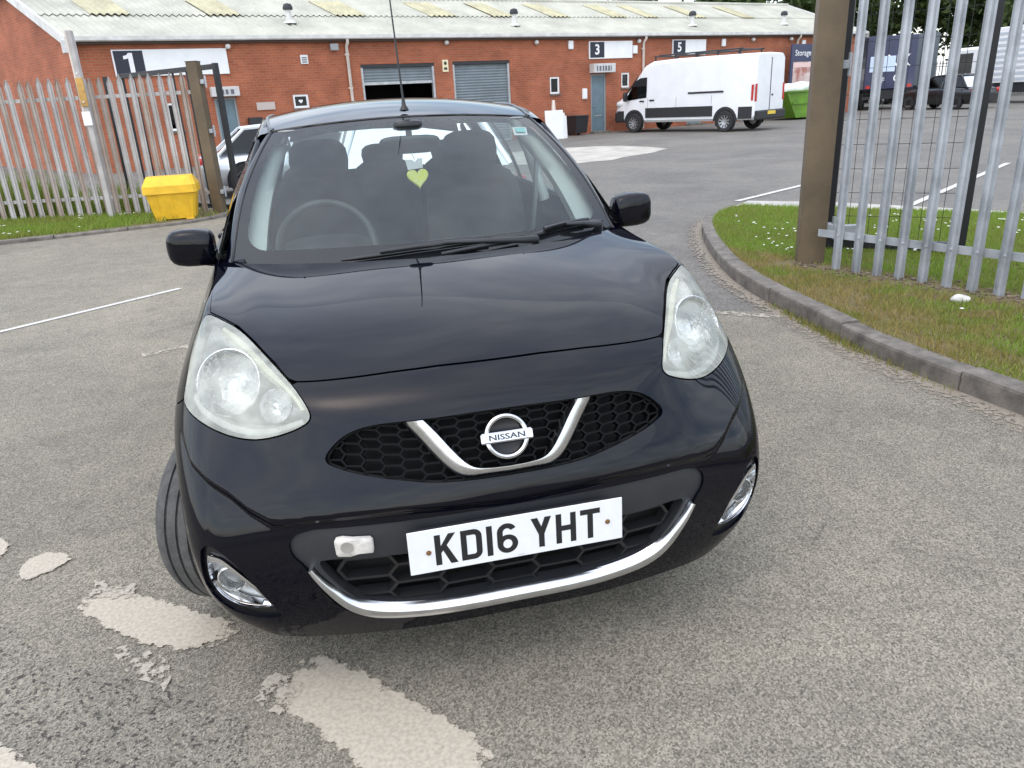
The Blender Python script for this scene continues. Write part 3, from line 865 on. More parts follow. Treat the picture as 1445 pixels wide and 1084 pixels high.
# unit signs
def unit_sign(num, s0, s1, z0, z1, lab):
    t = thing('unit_sign', lab, 'sign', fpt(s0, z0, .04), B_ANG, 'numbered signs on the brick units')
    MB().box((0, -.03, 0), (s1 - s0, .035, z1 - z0), .008).build('board', M_WHITE, t)
    sq = (z1 - z0) * 1.08
    MB().box((.04, -.036, .04), (.04 + sq, -.031, z1 - z0 - .03)).build('number_panel', M_NAVY, t)
    hh = (z1 - z0)
    if num == '1':
        MB().prism([(-.02, -.3), (.12, -.3), (.12, .3), (.0, .3), (-.05, .24), (-.16, .21), (-.16, .11), (-.02, .14)], (.04 + sq / 2, -.0365, hh / 2), (hh / .8, 0, 0), (0, 0, hh / .8), .004).build('numeral', M_WHITE, t)
    else:
        me = text_mesh(num, hh * .8, .002, bold=.012)
        o = link('numeral', me, M_WHITE, t); o.rotation_euler = (math.pi / 2, 0, 0); o.location = (.04 + sq / 2, -.039, hh / 2)
    return t
unit_sign('1', .87, 3.96, 2.56, 3.26, 'white wall sign with dark square reading 1 above the left fence')
unit_sign('3', 17.26, 19.36, 2.7, 3.32, 'white wall sign with dark square reading 3 above the grey door')
unit_sign('5', 21.44, 23.28, 2.74, 3.34, 'white wall sign with dark square reading 5 above the white van')
t = thing('notice', 'narrow pale yellow notice on the brick pier between two roller doors', 'sign', fpt(11.05, 2.42, .02), B_ANG)
MB().box((0, -.012, 0), (.22, .012, .38)).build('board', mat('notice_cream', (.75, .66, .42), .6), t)
MB().blob((.11, -.014, .27), (.055, .004, .06), 1, 10).build('symbol', M_DARK, t)
MB().box((.05, -.016, .06), (.17, -.0125, .14)).build('symbol', M_DARK, t)

# things standing against the wall
t = thing('board_stack', 'white boards leaning together against the brick wall left of the grey door', 'boards', (2.1, 28.4, 0), B_ANG - .1)
for k in range(3):
    MB().box((-.42 + k * .12, .02 + k * .06, 0), (.3 + k * .1, .05 + k * .06, .98 - .1 * k), 0, Matrix.Rotation(R(-4), 4, 'X')).build('panel', M_WHITE, t)
MB().lathe([(0, 0), (.09, 0), (.08, .95), (.055, 1.3), (0, 1.32)], 12, Matrix.Translation((.15, .5, 0))).build('pole', M_PIPE, t, 40)
t = thing('wheelie_bin', 'small black bin standing beside the grey door', 'bin', (3.02, 30.4, 0), B_ANG)
MB().add([(-.24, -.28, .08), (.24, -.28, .08), (.24, .25, .08), (-.24, .25, .08), (-.29, -.36, .66), (.29, -.36, .66), (.29, .3, .66), (-.29, .3, .66)], [(3, 2, 1, 0), (4, 5, 6, 7), (0, 1, 5, 4), (1, 2, 6, 5), (2, 3, 7, 6), (3, 0, 4, 7)]).build('body', M_DARK, t)
MB().box((-.31, -.38, .665), (.31, .33, .72), .02).build('lid', M_DARK, t)
for x in (-.24, .2): MB().lathe([(0, 0), (.1, 0), (.1, .05), (0, .05)], 14, Matrix.Translation((x, .22, .1)) @ Matrix.Rotation(R(90), 4, 'Y')).build('wheel', M_DARK, t, 40)

# ------------------------------------------------------------------ fences and gates
M_GALV = mat('galvanised_steel', (.40, .42, .44), .55, .35, var=.22, vscale=3.5, rvar=.1, world=True)
M_GALV2 = mat('dull_galvanised', (.50, .48, .46), .7, .1, base2=(.36, .33, .315), vscale=2.2, world=True)
M_RUSTY = mat('pale_rusty_steel', (.42, .37, .33), .8, .1, base2=(.34, .26, .21), vscale=2.6, world=True)
M_POST = mat('brown_steel', (.112, .08, .045), .6, var=.22, vscale=2.5, bump=.15, bscale=25, world=True)
M_GATE = mat('black_steel', (.012, .012, .014), .45, var=.3, vscale=4)
M_RUST = mat('rust', (.2, .08, .03), .9, var=.4, vscale=30)

def pale(h, wd=.066, pt=True):
    """W-section palisade pale, base at z=0, face towards -y"""
    xs = [(-.5, .0), (-.42, .012), (-.2, .012), (-.1, -.006), (.1, -.006), (.2, .012), (.42, .012), (.5, .0)]
    mb = MB(); V = []
    prof = [(x * wd, y) for x, y in xs]
    n = len(prof); th = .003
    rows = [0, h - .09, h] if pt else [0, h]
    for zi, z in enumerate(rows):
        sc = 1 if zi < len(rows) - 1 or not pt else .12
        for x, y in prof: V.append((x * sc, y, z))
        for x, y in prof[::-1]: V.append((x * sc, y + th, z))
    m = 2 * n; F = []
    for r_ in range(len(rows) - 1):
        for i in range(m): F.append((r_ * m + i, r_ * m + (i + 1) % m, (r_ + 1) * m + (i + 1) % m, (r_ + 1) * m + i))
    F.append(tuple(range(m))[::-1]); F.append(tuple((len(rows) - 1) * m + i for i in range(m)))
    return mb.add(V, F).mesh('pale')

# right palisade fence
ang = math.atan2(fd.y, fd.x)
FR = thing('palisade_fence', 'tall grey galvanised palisade fence running from the brown right gate post towards the camera', 'fence', (FENCE_A.x, FENCE_A.y, .06), ang)
pm = pale(2.45, .07); pm.materials.append(M_GALV)
sp = .1668
for i in range(22):
    o = bpy.data.objects.new('pale', pm); C.objects.link(o); o.parent = FR
    o.location = (.07 + i * sp, -.012, .02 + random.uniform(-.012, .012)); o.rotation_euler = (random.uniform(-.004, .004), random.uniform(-.004, .004), random.uniform(-.02, .02))
for z in (.27, 2.15):
    MB().box((-.12, .008, z), (3.7, .016, z + .055)).build('rail', M_GALV, FR)
    MB().box((-.12, .016, z), (3.7, .06, z + .007)).build('rail', M_GALV, FR)
MB().box((2.2, .02, -.1), (2.3, .12, 2.4), .004).build('fence_post', M_GALV, FR)
for i in range(22):
    b = MB()
    for z in (.3, 2.18): b.lathe([(0, 0), (.011, 0), (.009, .006), (0, .008)], 6, Matrix.Translation((.07 + i * sp, -.019, z)) @ Matrix.Rotation(R(90), 4, 'X'))
    b.build('bolt', M_GALV, FR)

def gate_post(name, lab, loc, rz, h, wd, dp):
    t = thing(name, lab, 'gate post', loc, rz)
    MB().box((-wd / 2, -dp / 2, -.05), (wd / 2, dp / 2, h), .006).build('post', M_POST, t)
    MB().box((-wd / 2 - .006, -dp / 2 - .006, h), (wd / 2 + .006, dp / 2 + .006, h + .008)).build('cap', M_POST, t)
    for z in (.32, h * .55, h - .3):
        b = MB().box((wd / 2, -.05, z), (wd / 2 + .05, .05, z + .06), .004)
        b.tube([(wd / 2 + .06, 0, z - .05), (wd / 2 + .06, 0, z + .11)], .014, 8)
        b.build('hinge', M_GALV, t, 40)
    return t
gate_post('gate_post', 'thick brown steel gate post standing on the right verge', (2.46, 6.02, .02), R(-14), 2.75, .20, .2)
gate_post('gate_post', 'brown steel gate post beside the yellow grit bin', (-4.33, 11.82, 0), R(-6), 2.17, .155, .15)

def gate_leaf(lab, a, b, h, z0, wires=True):
    a = Vector((*a, 0)); b = Vector((*b, 0)); L = (b - a).length
    t = thing('gate', lab, 'gate', a + Vector((0, 0, z0)), math.atan2(b.y - a.y, b.x - a.x))
    for x in (0, L): MB().box((x - .035, -.035, 0), (x + .035, .035, h), .003).build('stile', M_GATE, t)
    MB().box((.036, -.03, .02), (L - .036, .03, .09), .003).build('frame_rail', M_GATE, t)
    MB().box((.036, -.03, h - .08), (L - .036, .03, h - .01), .003).build('frame_rail', M_GATE, t)
    if wires:
        n = int(L / .075)
        for i in range(1, n): MB().box((i * L / n - .002, -.002, .09), (i * L / n + .002, .002, h - .08)).build('wire', M_GATE, t)
        for i in range(1, 12): MB().box((.036, .0025, .09 + i * (h - .2) / 12), (L - .036, .006, .094 + i * (h - .2) / 12)).build('wire', M_GATE, t)
    else:
        for i in range(1, 7): MB().box((i * L / 7 - .012, -.012, .09), (i * L / 7 + .012, .012, h - .08)).build('bar', M_GATE, t)
    return t
gate_leaf('black mesh gate folded back behind the right palisade fence', (2.78, 6.45), (3.66, 5.99), 2.5, .1)
MB().box((2.66, 6.12, .28), (2.9, 6.18, .35), .004).build('gate_catch', M_GALV).update_tag()
tag(bpy.data.objects['gate_catch'], 'grey steel catch bar between the right gate post and its gate', 'catch')
gate_leaf('black framed gate swung open behind the left palisade fence', (-4.08, 12.0), (-6.12, 13.4), 2.12, .03, False)
MB().box((-.03, -.03, 0), (.03, .03, 2.12)).build('gate_stop', M_GATE, None, loc=(-6.45, 13.55, 0))
tag(bpy.data.objects['gate_stop'], 'black square post behind the left fence next to the open gate', 'post')

# left palisade fence
FL = thing('palisade_fence', 'weathered palisade fence along the left grass strip behind the yellow bin', 'fence', (-4.5, 11.96, .03), math.pi - .01)
pl_m = [pale(2.03, .088) for _ in range(2)]
pl_m[0].materials.append(M_GALV2); pl_m[1].materials.append(M_RUSTY)
for i in range(64):
    x = .1 + i * .149
    o = bpy.data.objects.new('pale', pl_m[1] if random.random() < .42 else pl_m[0]); C.objects.link(o); o.parent = FL
    h_ = 1.06 if i == 26 else 1.0
    o.location = (x, .012, random.uniform(-.02, .015)); o.rotation_euler = (random.uniform(-.008, .008), random.uniform(-.012, .012), math.pi + random.uniform(-.06, .06)); o.scale = (1, 1, h_)
for z in (.28, 1.72):
    MB().box((0, -.02, z), (9.7, -.01, z + .05)).build('rail', M_GALV2, FL); MB().box((0, -.06, z), (9.7, -.0205, z + .008)).build('rail', M_GALV2, FL)
for x in (9.6, 7.1, 4.4, 1.6): MB().box((x - .05, -.13, -.05), (x + .05, -.062, 2.0), .004).build('fence_post', M_GALV2, FL)

# slim pole with timber sleeve and label in front of the left fence
t = thing('sign_pole', 'slim grey steel pole with a yellow timber sleeve and white tag at the left fence', 'pole', (-5.93, 11.72, .03))
MB().box((-.036, -.04, 0), (.036, .04, 2.62), .006).build('pole', M_GALV2, t)
MB().tube([(-.058, .0, 1.4), (-.058, .0, 2.62)], .02, 8).build('conduit', M_PIPE, t, 50)
MB().box((-.045, -.06, 1.62), (.055, -.041, 2.0)).build('timber_sleeve', mat('yellow_timber', (.48, .28, .08), .75, var=.25, vscale=8), t)
MB().box((-.065, -.064, 1.36), (.055, -.045, 1.55)).build('label_plate', M_WHITE, t)
for z in (1.68, 2.06): MB().blob((-.0, -.062, z), (.012, .008, .012), 1, 8).build('screw', M_WHITE, t)

# yellow grit bin
M_YEL = mat('yellow_plastic', (.74, .44, .018), .5, var=.12, vscale=5, bump=.1, bscale=30)
t = thing('grit_bin', 'faded yellow plastic grit bin standing before the left gate post', 'grit bin', (-4.80, 11.36, .0), R(14))
def taper(mb, w0, d0, z0, w1, d1, z1, ch=.03):
    def ring(w_, d_, z):
        return [(-w_ + ch, -d_, z), (w_ - ch, -d_, z), (w_, -d_ + ch, z), (w_, d_ - ch, z), (w_ - ch, d_, z), (-w_ + ch, d_, z), (-w_, d_ - ch, z), (-w_, -d_ + ch, z)]
    V = ring(w0, d0, z0) + ring(w1, d1, z1)
    return mb.add(V, [tuple(range(8))[::-1], tuple(range(8, 16))] + [(i, (i + 1) % 8, (i + 1) % 8 + 8, i + 8) for i in range(8)])
b = MB(); taper(b, .27, .19, .06, .335, .24, .42); b.build('body', M_YEL, t)
b = MB()
for x in (-.2, 0, .2): b.add([(x - .016, -.2, .1), (x + .016, -.2, .1), (x + .016, -.243, .4), (x - .016, -.243, .4), (x - .016, -.16, .1), (x + .016, -.16, .1), (x + .016, -.2, .4), (x - .016, -.2, .4)], [(0, 1, 2, 3), (1, 5, 6, 2), (4, 0, 3, 7)])
b.build('rib', M_YEL, t)
for x in (-.2, .2): MB().box((x - .055, -.2, .0), (x + .055, .2, .062), .008).build('foot', M_YEL, t)
b = MB(); taper(b, .365, .275, .425, .36, .27, .53, .04); taper(b, .36, .27, .531, .31, .10, .655, .04); b.build('lid', M_YEL, t)

# ------------------------------------------------------------------ road vehicles in the background
M_TYRE = mat('tyre_rubber', (.022, .022, .022), .85, var=.3, vscale=20, bump=.2, bscale=80)
M_RIM = mat('rim_silver', (.42, .43, .44), .35, .8)
M_VGLASS = glass_mat('vehicle_glass', (.10, .11, .12))
M_CLAD = mat('black_cladding', (.018, .018, .02), .6)
M_REDL = mat('red_lens', (.42, .015, .01), .25)
def wheel(parent, x, y, r_, wd, side, spokes=7, steer=0.0):
    """wheel with its axle along x"""
    h = wd / 2
    T = Matrix.Translation((x, y, r_)) @ Matrix.Rotation(steer, 4, 'Z') @ Matrix.Rotation(R(90) * side, 4, 'Y')
    wo = MB().lathe([(r_ * .62, -h), (r_ * .93, -h), (r_ * .99, -h * .78), (r_, -h * .5), (r_, h * .5), (r_ * .99, h * .78), (r_ * .93, h), (r_ * .62, h), (r_ * .62, -h)], 36, T).build('wheel', M_TYRE, parent, 35)
    MB().lathe([(r_ * .62, h * .9), (r_ * .66, h * 1.0), (r_ * .6, h * .95), (r_ * .58, h * .3), (r_ * .2, h * .25), (0, h * .25)], 30, T).build('rim', M_RIM, wo, 40)
    sp_ = MB()
    for k in range(spokes):
        a = 2 * math.pi * k / spokes
        sp_.add([(math.cos(a + d_) * rr, math.sin(a + d_) * rr, zz_) for rr, d_, zz_ in ((r_ * .12, -.6, h * .6), (r_ * .12, .6, h * .6), (r_ * .6, .13, h * .85), (r_ * .6, -.13, h * .85))], [(0, 1, 2, 3)])
    sp_.v = [tuple(T @ Vector(p)) for p in sp_.v]; sp_.build('spokes', M_RIM, wo)
    MB().lathe([(0, h * .62), (r_ * .14, h * .62), (r_ * .16, h * .3)], 14, T).build('hub_cap', M_RIM, wo, 40)
    return wo

def loft_body(sections):
    """sections: list of (y, [(x,z)...]) half rings from bottom centre to top centre"""
    V = []; F = []; n = len(sections[0][1])
    for y, pr in sections:
        V += [(x, y, z) for x, z in pr]; V += [(-x, y, z) for x, z in pr]
    for i in range(len(sections) - 1):
        a = i * 2 * n; b = (i + 1) * 2 * n
        for k in range(n - 1):
            F.append((a + k, a + k + 1, b + k + 1, b + k)); F.append((a + n + k + 1, a + n + k, b + n + k, b + n + k + 1))
    F.append(tuple(range(n)) + tuple(range(2 * n - 1, n - 1, -1)))
    e = (len(sections) - 1) * 2 * n
    F.append((tuple(e + k for k in range(n)) + tuple(e + k for k in range(2 * n - 1, n - 1, -1)))[::-1])
    return V, F

def van(lab, front_wheel, rear_wheel, col):
    fw, rw = Vector((*front_wheel, 0)), Vector((*rear_wheel, 0))
    d = (fw - rw).normalized(); side = Vector((d.y, -d.x, 0))          # local +x = right of travel
    # near-side wheels given: the left side of the van faces the camera
    mid = rw + side * .85
    t = thing('delivery_van', lab, 'van', mid, math.atan2(d.y, d.x) - math.pi / 2)
    P = mat('van_white', (.74, .75, .76), .3, var=.04, vscale=2, coat=.4)
    WB = (fw - rw).length
    def sec(y, hw, zb, zt, rr=.12, tum=.06):
        return (y, [(0, zb), (hw - .08, zb), (hw, zb + .08), (hw, 1.0 if zt > 1.2 else zb + (zt - zb) * .6), (hw - tum * .6, (zt + 1.0) / 2 if zt > 1.2 else zt - .12), (hw - tum, zt - rr) if zt > 1.2 else (hw - .03, zt - .06), (hw - tum - rr * .6, zt - rr * .25), (hw - tum - rr, zt), (0, zt + .02)])
    hw = .99
    S_ = [sec(-1.08, hw - .04, .42, 2.40), sec(-1.02, hw, .38, 2.44), sec(.4, hw, .36, 2.46), sec(WB * .55, hw, .36, 2.47), sec(WB - .75, hw, .36, 2.44), sec(WB - .42, hw, .36, 2.32), sec(WB - .05, hw, .38, 1.98, .14, .1), sec(WB + .28, hw - .01, .40, 1.62, .14, .12), sec(WB + .55, hw - .03, .42, 1.34, .12, .1), sec(WB + .8, hw - .08, .42, 1.19, .1, .08), sec(WB + .95, hw - .16, .42, 1.05, .1, .08), sec(WB + 1.0, hw - .28, .45, .85, .1, .08)]
    V, F = loft_body(S_)
    body = MB().add(V, F).build('body', P, t, 32)
    mb = MB()
    # lower black cladding, both sides, and bumpers
    for sx in (-1, 1):
        x0 = sx * (hw + .004)
        mb.box((x0, .5, .52), (x0 + sx * .02, WB - .52, .86)); mb.box((x0, -1.0, .42), (x0 + sx * .02, -.5, .8)); mb.box((x0 - sx * .02, WB + .5, .4), (x0 + sx * .01, WB + .8, .78))
    mb.build('side_cladding', M_CLAD, t)
    MB().box((-hw + .02, -1.2, .36), (hw - .02, -1.06, .66), .04).build('rear_bumper', M_CLAD, t)
    MB().box((-hw + .12, WB + .82, .36), (hw - .12, WB + 1.05, .74), .06).build('front_bumper', M_CLAD, t)
    for sx in (-1, 1):
        for y in (0, WB):
            arch = MB(); n = 18; rr = .46; Va = []
            for k in range(n + 1):
                a = math.pi * k / n
                for q in (.37, rr): Va.append((sx * (hw + .008), y + math.cos(a) * q, .36 + math.sin(a) * q))
                Va.append((sx * (hw - .2), y + math.cos(a) * .37, .36 + math.sin(a) * .37))
            Fa = []
            for k in range(n): Fa += [(3 * k, 3 * k + 1, 3 * k + 4, 3 * k + 3), (3 * k, 3 * k + 3, 3 * k + 5, 3 * k + 2)]
            arch.add(Va, Fa).build('wheel_arch', M_CLAD, t)
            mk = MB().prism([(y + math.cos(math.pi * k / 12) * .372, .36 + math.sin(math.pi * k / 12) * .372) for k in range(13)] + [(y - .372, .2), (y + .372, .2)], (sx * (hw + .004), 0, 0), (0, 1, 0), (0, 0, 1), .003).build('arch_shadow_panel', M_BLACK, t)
            wheel(t, sx * (hw - .06), y, .34, .22, sx, 10)
        # cab window
        x = sx * (hw - .005)
        yy = WB
        poly = [(yy - .55, 1.22), (yy + .42, 1.14), (yy + .30, 1.34), (yy - .02, 1.80), (yy - .25, 1.90), (yy - .55, 1.92)]
        tq = lambda z: -max(0, z - 1.0) * .045
        V = [(sx * (hw + .008 + tq(z)), y, z) for y, z in poly]
        MB().add(V, [tuple(range(6)) if sx > 0 else tuple(range(6))[::-1]]).build('cab_window', M_VGLASS, t)
        MB().add([(sx * (hw - .02), y, z) for y, z in poly], [tuple(range(6))]).build('cab_lining', M_BLACK, t)
        m_ = MB().blob((sx * (hw + .16), WB + .30, 1.28), (.1, .06, .17), .5, 12).build('door_mirror', M_CLAD, t, 60)
        MB().box((sx * hw, WB + .28, 1.15), (sx * (hw + .1), WB + .33, 1.2)).build('mirror_arm', M_CLAD, m_)
        dh = MB().box((x + sx * .012, WB - .45, 1.08), (x + sx * .035, WB - .25, 1.13)); dh.box((x + sx * .012, WB - .9, 1.10), (x + sx * .035, WB - .7, 1.15)); dh.build('door_handle', M_CLAD, t)
        MB().box((x + sx * .008, .1, 1.28), (x + sx * .016, 1.5, 1.34)).build('door_track', M_CLAD, t)
        ln = MB()
        for y0, y1, z0, z1 in ((WB - .62, WB - .612, .6, 2.2), (WB - 1.85, WB - 1.842, .6, 2.2), (.55, .558, .9, 2.2)): ln.box((x + sx * .006 - sx * .09 * 0, y0, z0), (x + sx * .0085, y1, min(z1, 1.2)))
        ln.build('panel_gap', M_CLAD, t)
        MB().box((sx * (hw + .001), -1.07, .95), (sx * (hw - .13), -1.092, 1.5), .01).build('tail_lamp', M_REDL, t)
        MB().box((sx * (hw - .03), -1.02, .98), (sx * (hw + .012), -.94, 1.48), .01).build('tail_lamp', M_REDL, t)
        MB().blob((sx * (hw - .2), WB + .74, 1.02), (.2, .2, .12), .8, 14).build('headlamp', mat('lamp_clear', (.6, .6, .6), .15), t, 60)
    # windscreen
    MB().add([(-.84, WB + .56, 1.32), (.84, WB + .56, 1.32), (.76, WB + .02, 1.97), (-.76, WB + .02, 1.97)], [(0, 1, 2, 3)]).build('windscreen', M_VGLASS, t)
    MB().box((-.004, -1.1, .62), (.004, -1.07, 2.3)).build('door_gap', M_CLAD, t)
    MB().box((-.3, -1.215, .52), (.22, -1.205, .63)).build('number_plate', mat('plate_yellow', (.7, .5, .05), .5), t)
    MB().box((.12, -1.1, 1.1), (.2, -1.075, 1.16)).build('rear_handle', M_CLAD, t)
    # roof rack
    rk = MB()
    for x in (-.7, .7): rk.tube([(x, -.4, 2.62), (x, WB - .9, 2.62)], .025, 6)
    for k in range(5): rk.tube([(-.75, -.3 + k * .85, 2.60), (.75, -.3 + k * .85, 2.60)], .025, 6); rk.box((-.72, -.32 + k * .85, 2.44), (-.68, -.28 + k * .85, 2.6)); rk.box((.68, -.32 + k * .85, 2.44), (.72, -.28 + k * .85, 2.6))
    rk.build('roof_rack', M_CLAD, t)
    return t
van('white panel van with black lower trim and roof rack parked nose to the units', (5.24, 30.1), (7.87, 27.3), None)

def plain_car(lab, loc, rz, col, H=1.42, L=4.1, W=1.74, name='parked_car', group=None):
    t = thing(name, lab, 'car', loc, rz, group)
    P = mat('car_paint_%d' % int(sum(c * 1000 for c in col)), col, .3, .3 if sum(col) < .6 else .5, coat=.8)
    hw = W / 2
    f = H / 1.42
    def ring(y, zt, tum, zb=.22): return (y, [(0, zb), (hw - .14, zb), (hw - .05, zb + .1), (hw - .0, .55 * f), (hw - .02, .72 * f), (hw - .1 - tum, zt - .06), (hw - .26 - tum, zt), (0, zt + .02)])
    S_ = [ring(-L / 2, .62 * f, .12, .35), ring(-L / 2 + .08, .82 * f, .03), ring(-L / 2 + .55, .92 * f, 0), ring(-.9, .93 * f, 0), ring(.75, .92 * f, 0), ring(L / 2 - .6, .83 * f, .02), ring(L / 2 - .15, .70 * f, .06), ring(L / 2, .52 * f, .2, .35)]
    V, F = loft_body(S_); MB().add(V, F).build('body', P, t, 40)
    y0, y1, y2, y3 = -1.65, -1.1, .25, 1.05
    xb, xt = hw - .1, hw - .32
    zb, zt = .90 * f, H
    V = []; F = []
    for sx in (-1, 1): V += [(sx * xb, y0, zb), (sx * xt, y1, zt - .04), (sx * xt, y2, zt - .02), (sx * xb, y3, zb)]
    rf = MB().add([(-xt - .02, y1 - .05, zt - .05), (xt + .02, y1 - .05, zt - .05), (xt + .03, -.4, zt + .01), (xt + .02, y2 + .03, zt - .04), (-xt - .02, y2 + .03, zt - .04), (-xt - .03, -.4, zt + .01), (0, -.4, zt + .035)], [(0, 1, 2, 6), (2, 3, 6), (3, 4, 6), (4, 5, 6), (5, 0, 6)]).build('roof', P, t, 60)
    for sx in (-1, 1):
        pl = MB()
        for a, b in (((sx * xb, y0, zb), (sx * (xt + .02), y1 - .05, zt - .045)), ((sx * (xt + .02), y1 - .05, zt - .045), (sx * (xt + .03), -.4, zt)), ((sx * (xt + .03), -.4, zt), (sx * (xt + .02), y2 + .03, zt - .04)), ((sx * (xt + .02), y2 + .03, zt - .04), (sx * xb, y3, zb)), ((sx * xb, -.35, zb), (sx * (xt + .03), -.4, zt))): pl.tube([a, b], .03, 6)
        pl.build('window_pillar', P, t, 50)
    for sx in (-1, 1): MB().add([(sx * xb, y0, zb), (sx * (xt + .015), y1, zt - .04), (sx * (xt + .015), y2, zt - .04), (sx * xb, y3, zb)], [(0, 1, 2, 3)]).build('side_window', M_VGLASS, t)
    MB().add([(-xb, y3, zb), (xb, y3, zb), (xt, y2, zt - .04), (-xt, y2, zt - .04)], [(0, 1, 2, 3)]).build('windscreen', M_VGLASS, t)
    MB().add([(-xb, y0, zb), (xb, y0, zb), (xt, y1, zt - .05), (-xt, y1, zt - .05)], [(3, 2, 1, 0)]).build('rear_window', M_VGLASS, t)
    for sx in (-1, 1):
        for y in (-1.25, 1.25):
            MB().prism([(y + math.cos(math.pi * k / 12) * .34, .30 + math.sin(math.pi * k / 12) * .34) for k in range(13)] + [(y - .34, .2), (y + .34, .2)], (sx * (hw - .015), 0, 0), (0, 1, 0), (0, 0, 1), sx * .02).build('wheel_arch', M_BLACK, t)
            wheel(t, sx * (hw - .08), y, .30, .19, sx)
        MB().blob((sx * (hw + .07), .78, .98 * f), (.09, .05, .06), .6, 12).build('door_mirror', P, t, 60)
        MB().blob((sx * (hw - .22), L / 2 - .12, .64 * f), (.16, .12, .07), .8, 12).build('headlamp', MATS['lamp_clear'], t, 60)
        MB().blob((sx * (hw - .14), -L / 2 + .08, .74 * f), (.12, .08, .1), .7, 12).build('tail_lamp', M_REDL, t, 60)
    return t
plain_car('silver car partly hidden behind the left brown gate post', (-3.75, 15.4, 0), R(-68), (.62, .64, .66), 1.22)
plain_car('guessed white car added behind the black hatchback and seen only through its windows', (-1.0, 8.6, 0), R(12), (.72, .73, .74), 1.40)  # guessed car, added to give the bright patch behind the hatchback's windows
plain_car('dark parked car seen through the right fence near the far railings', (27.2, 52.5, 0), R(60), (.03, .035, .06))
plain_car('black parked car beside the white lorry behind the right fence', (20.6, 36.6, 0), R(20), (.012, .012, .014), 1.45)
plain_car('blue grey parked car seen low between the pales of the right fence', (30.5, 52.0, 0), R(75), (.08, .1, .16))

# navy box van, white lorry, grey container behind the right fence
def box_truck(lab, loc, rz, L, W, H, col, boxcol, name, letters=None, ribs=False):
    t = thing(name, lab, 'lorry', loc, rz)
    MB().box((-W / 2, -L / 2, .95), (W / 2, L / 2 - 1.9, H), .03).build('cargo_box', boxcol, t)
    MB().box((-W / 2 + .05, L / 2 - 1.8, .5), (W / 2 - .05, L / 2, H * .78), .12).build('cab', col, t)
    MB().box((-.4, -L / 2 + .1, .55), (.4, L / 2 - 1.8, .93)).build('chassis', M_CLAD, t)
    MB().box((-W / 2 + .1, L / 2 - .03, 1.5), (W / 2 - .1, L / 2 + .012, H * .7)).build('windscreen', M_VGLASS, t)
    for sx in (-1, 1):
        MB().box((sx * (W / 2 - .055), L / 2 - 1.3, 1.45), (sx * (W / 2 - .035), L / 2 - .3, H * .7)).build('cab_window', M_VGLASS, t)
        MB().box((sx * (W / 2 - .1), -L / 2 + 1.8, .5), (sx * (W / 2 - .06), L / 2 - 3.0, .9)).build('side_guard', M_CLAD, t)
        for y in (-L / 2 + 1.0, L / 2 - 1.0): wheel(t, sx * (W / 2 - .16), y, .45, .28, sx, 8)
        MB().box((sx * (W / 2 - .3), -L / 2 - .02, 1.0), (sx * (W / 2 - .1), -L / 2 - .001, 1.15)).build('tail_lamp', M_REDL, t)
        if ribs:
            for k in range(9): MB().box((sx * (W / 2), -L / 2 + .05, 1.05 + k * (H - 1.15) / 9), (sx * (W / 2 + .012), L / 2 - 1.95, 1.05 + (k + .5) * (H - 1.15) / 9)).build('side_rail', mat('curtain_grey', (.5, .53, .56), .5), t)
    MB().box((-W / 2 + .02, -L / 2 - .05, .5), (W / 2 - .02, -L / 2 + .05, .62)).build('rear_bar', M_CLAD, t)
    if letters:
        for tx, sz, x, z, c in letters:
            for (rot, lx, ly) in ((math.pi / 2, 0, 0),):
                o = link('lettering', text_mesh(tx, sz, .004), c, t); o.rotation_euler = (math.pi / 2, 0, 0); o.location = (x, -L / 2 - .006, z)
            o = link('lettering', text_mesh(tx, sz, .004), c, t); o.rotation_euler = (math.pi / 2, 0, -math.pi / 2); o.location = (-W / 2 - .006, -L / 2 + 1.6 + x, z)
    return t
M_NAVYP = mat('navy_paint', (.018, .024, .075), .4, coat=.3)
NL = box_truck('navy box lorry with white lettering seen between the right gate post and fence', (19.7, 42.3, 0), R(-10), 6.2, 2.3, 3.35, M_NAVYP, M_NAVYP, 'box_lorry', [('NK', .8, .35, 2.2, M_WHITE), ('YTF', .35, -.5, 1.35, M_WHITE), ('o', .7, .35, 1.5, M_WHITE)])
MB().box((-.95, -3.13, 1.75), (.2, -3.104, 2.45)).build('poster_panel', mat('pale_blue_panel', (.55, .66, .8), .5), NL)
box_truck('white ribbed lorry trailer at the right edge behind the fence', (26.4, 39.0, 0), R(8), 9, 2.5, 3.5, M_WHITE, M_WHITE, 'lorry_trailer', None, True)
box_truck('tall dark grey box lorry parked beside the navy lorry', (24.6, 49.6, 0), R(-12), 7, 2.4, 3.7, M_SHUT, mat('slate_panel', (.09, .11, .125), .5), 'box_lorry')

# green skip with white bags, navy banner trailer behind
t = thing('skip', 'bright green waste skip heaped with white bags beside the white van', 'skip', (13.2, 34.6, 0), R(28)); t.scale = (1, 1, .84)
M_SKIP = mat('skip_green', (.10, .22, .01), .5, var=.2, vscale=2)
b = MB(); b.prism([(-1.2, .1), (1.2, .1), (1.85, 1.35), (-1.85, 1.35)], (0, .8, 0), (1, 0, 0), (0, 0, 1), 1.6); b.build('tub', M_SKIP, t)
for z in (.75, 1.3): MB().box((-1.5 - (z - .75) * .6, -.86, z), (1.5 + (z - .75) * .6, -.805, z + .08)).build('rib', M_SKIP, t)
for k in range(9): MB().blob((-1.5 + .38 * k, random.uniform(-.4, .4), 1.42 + random.uniform(0, .12)), (.34, .36, .26), .8, 12).build('rubble_bag', M_WHITE, t, 70)
t = thing('banner_hoarding', 'navy printed banner on a frame in front of the brick wall behind the green skip', 'banner', fpt(27.75, 0, .7), B_ANG)
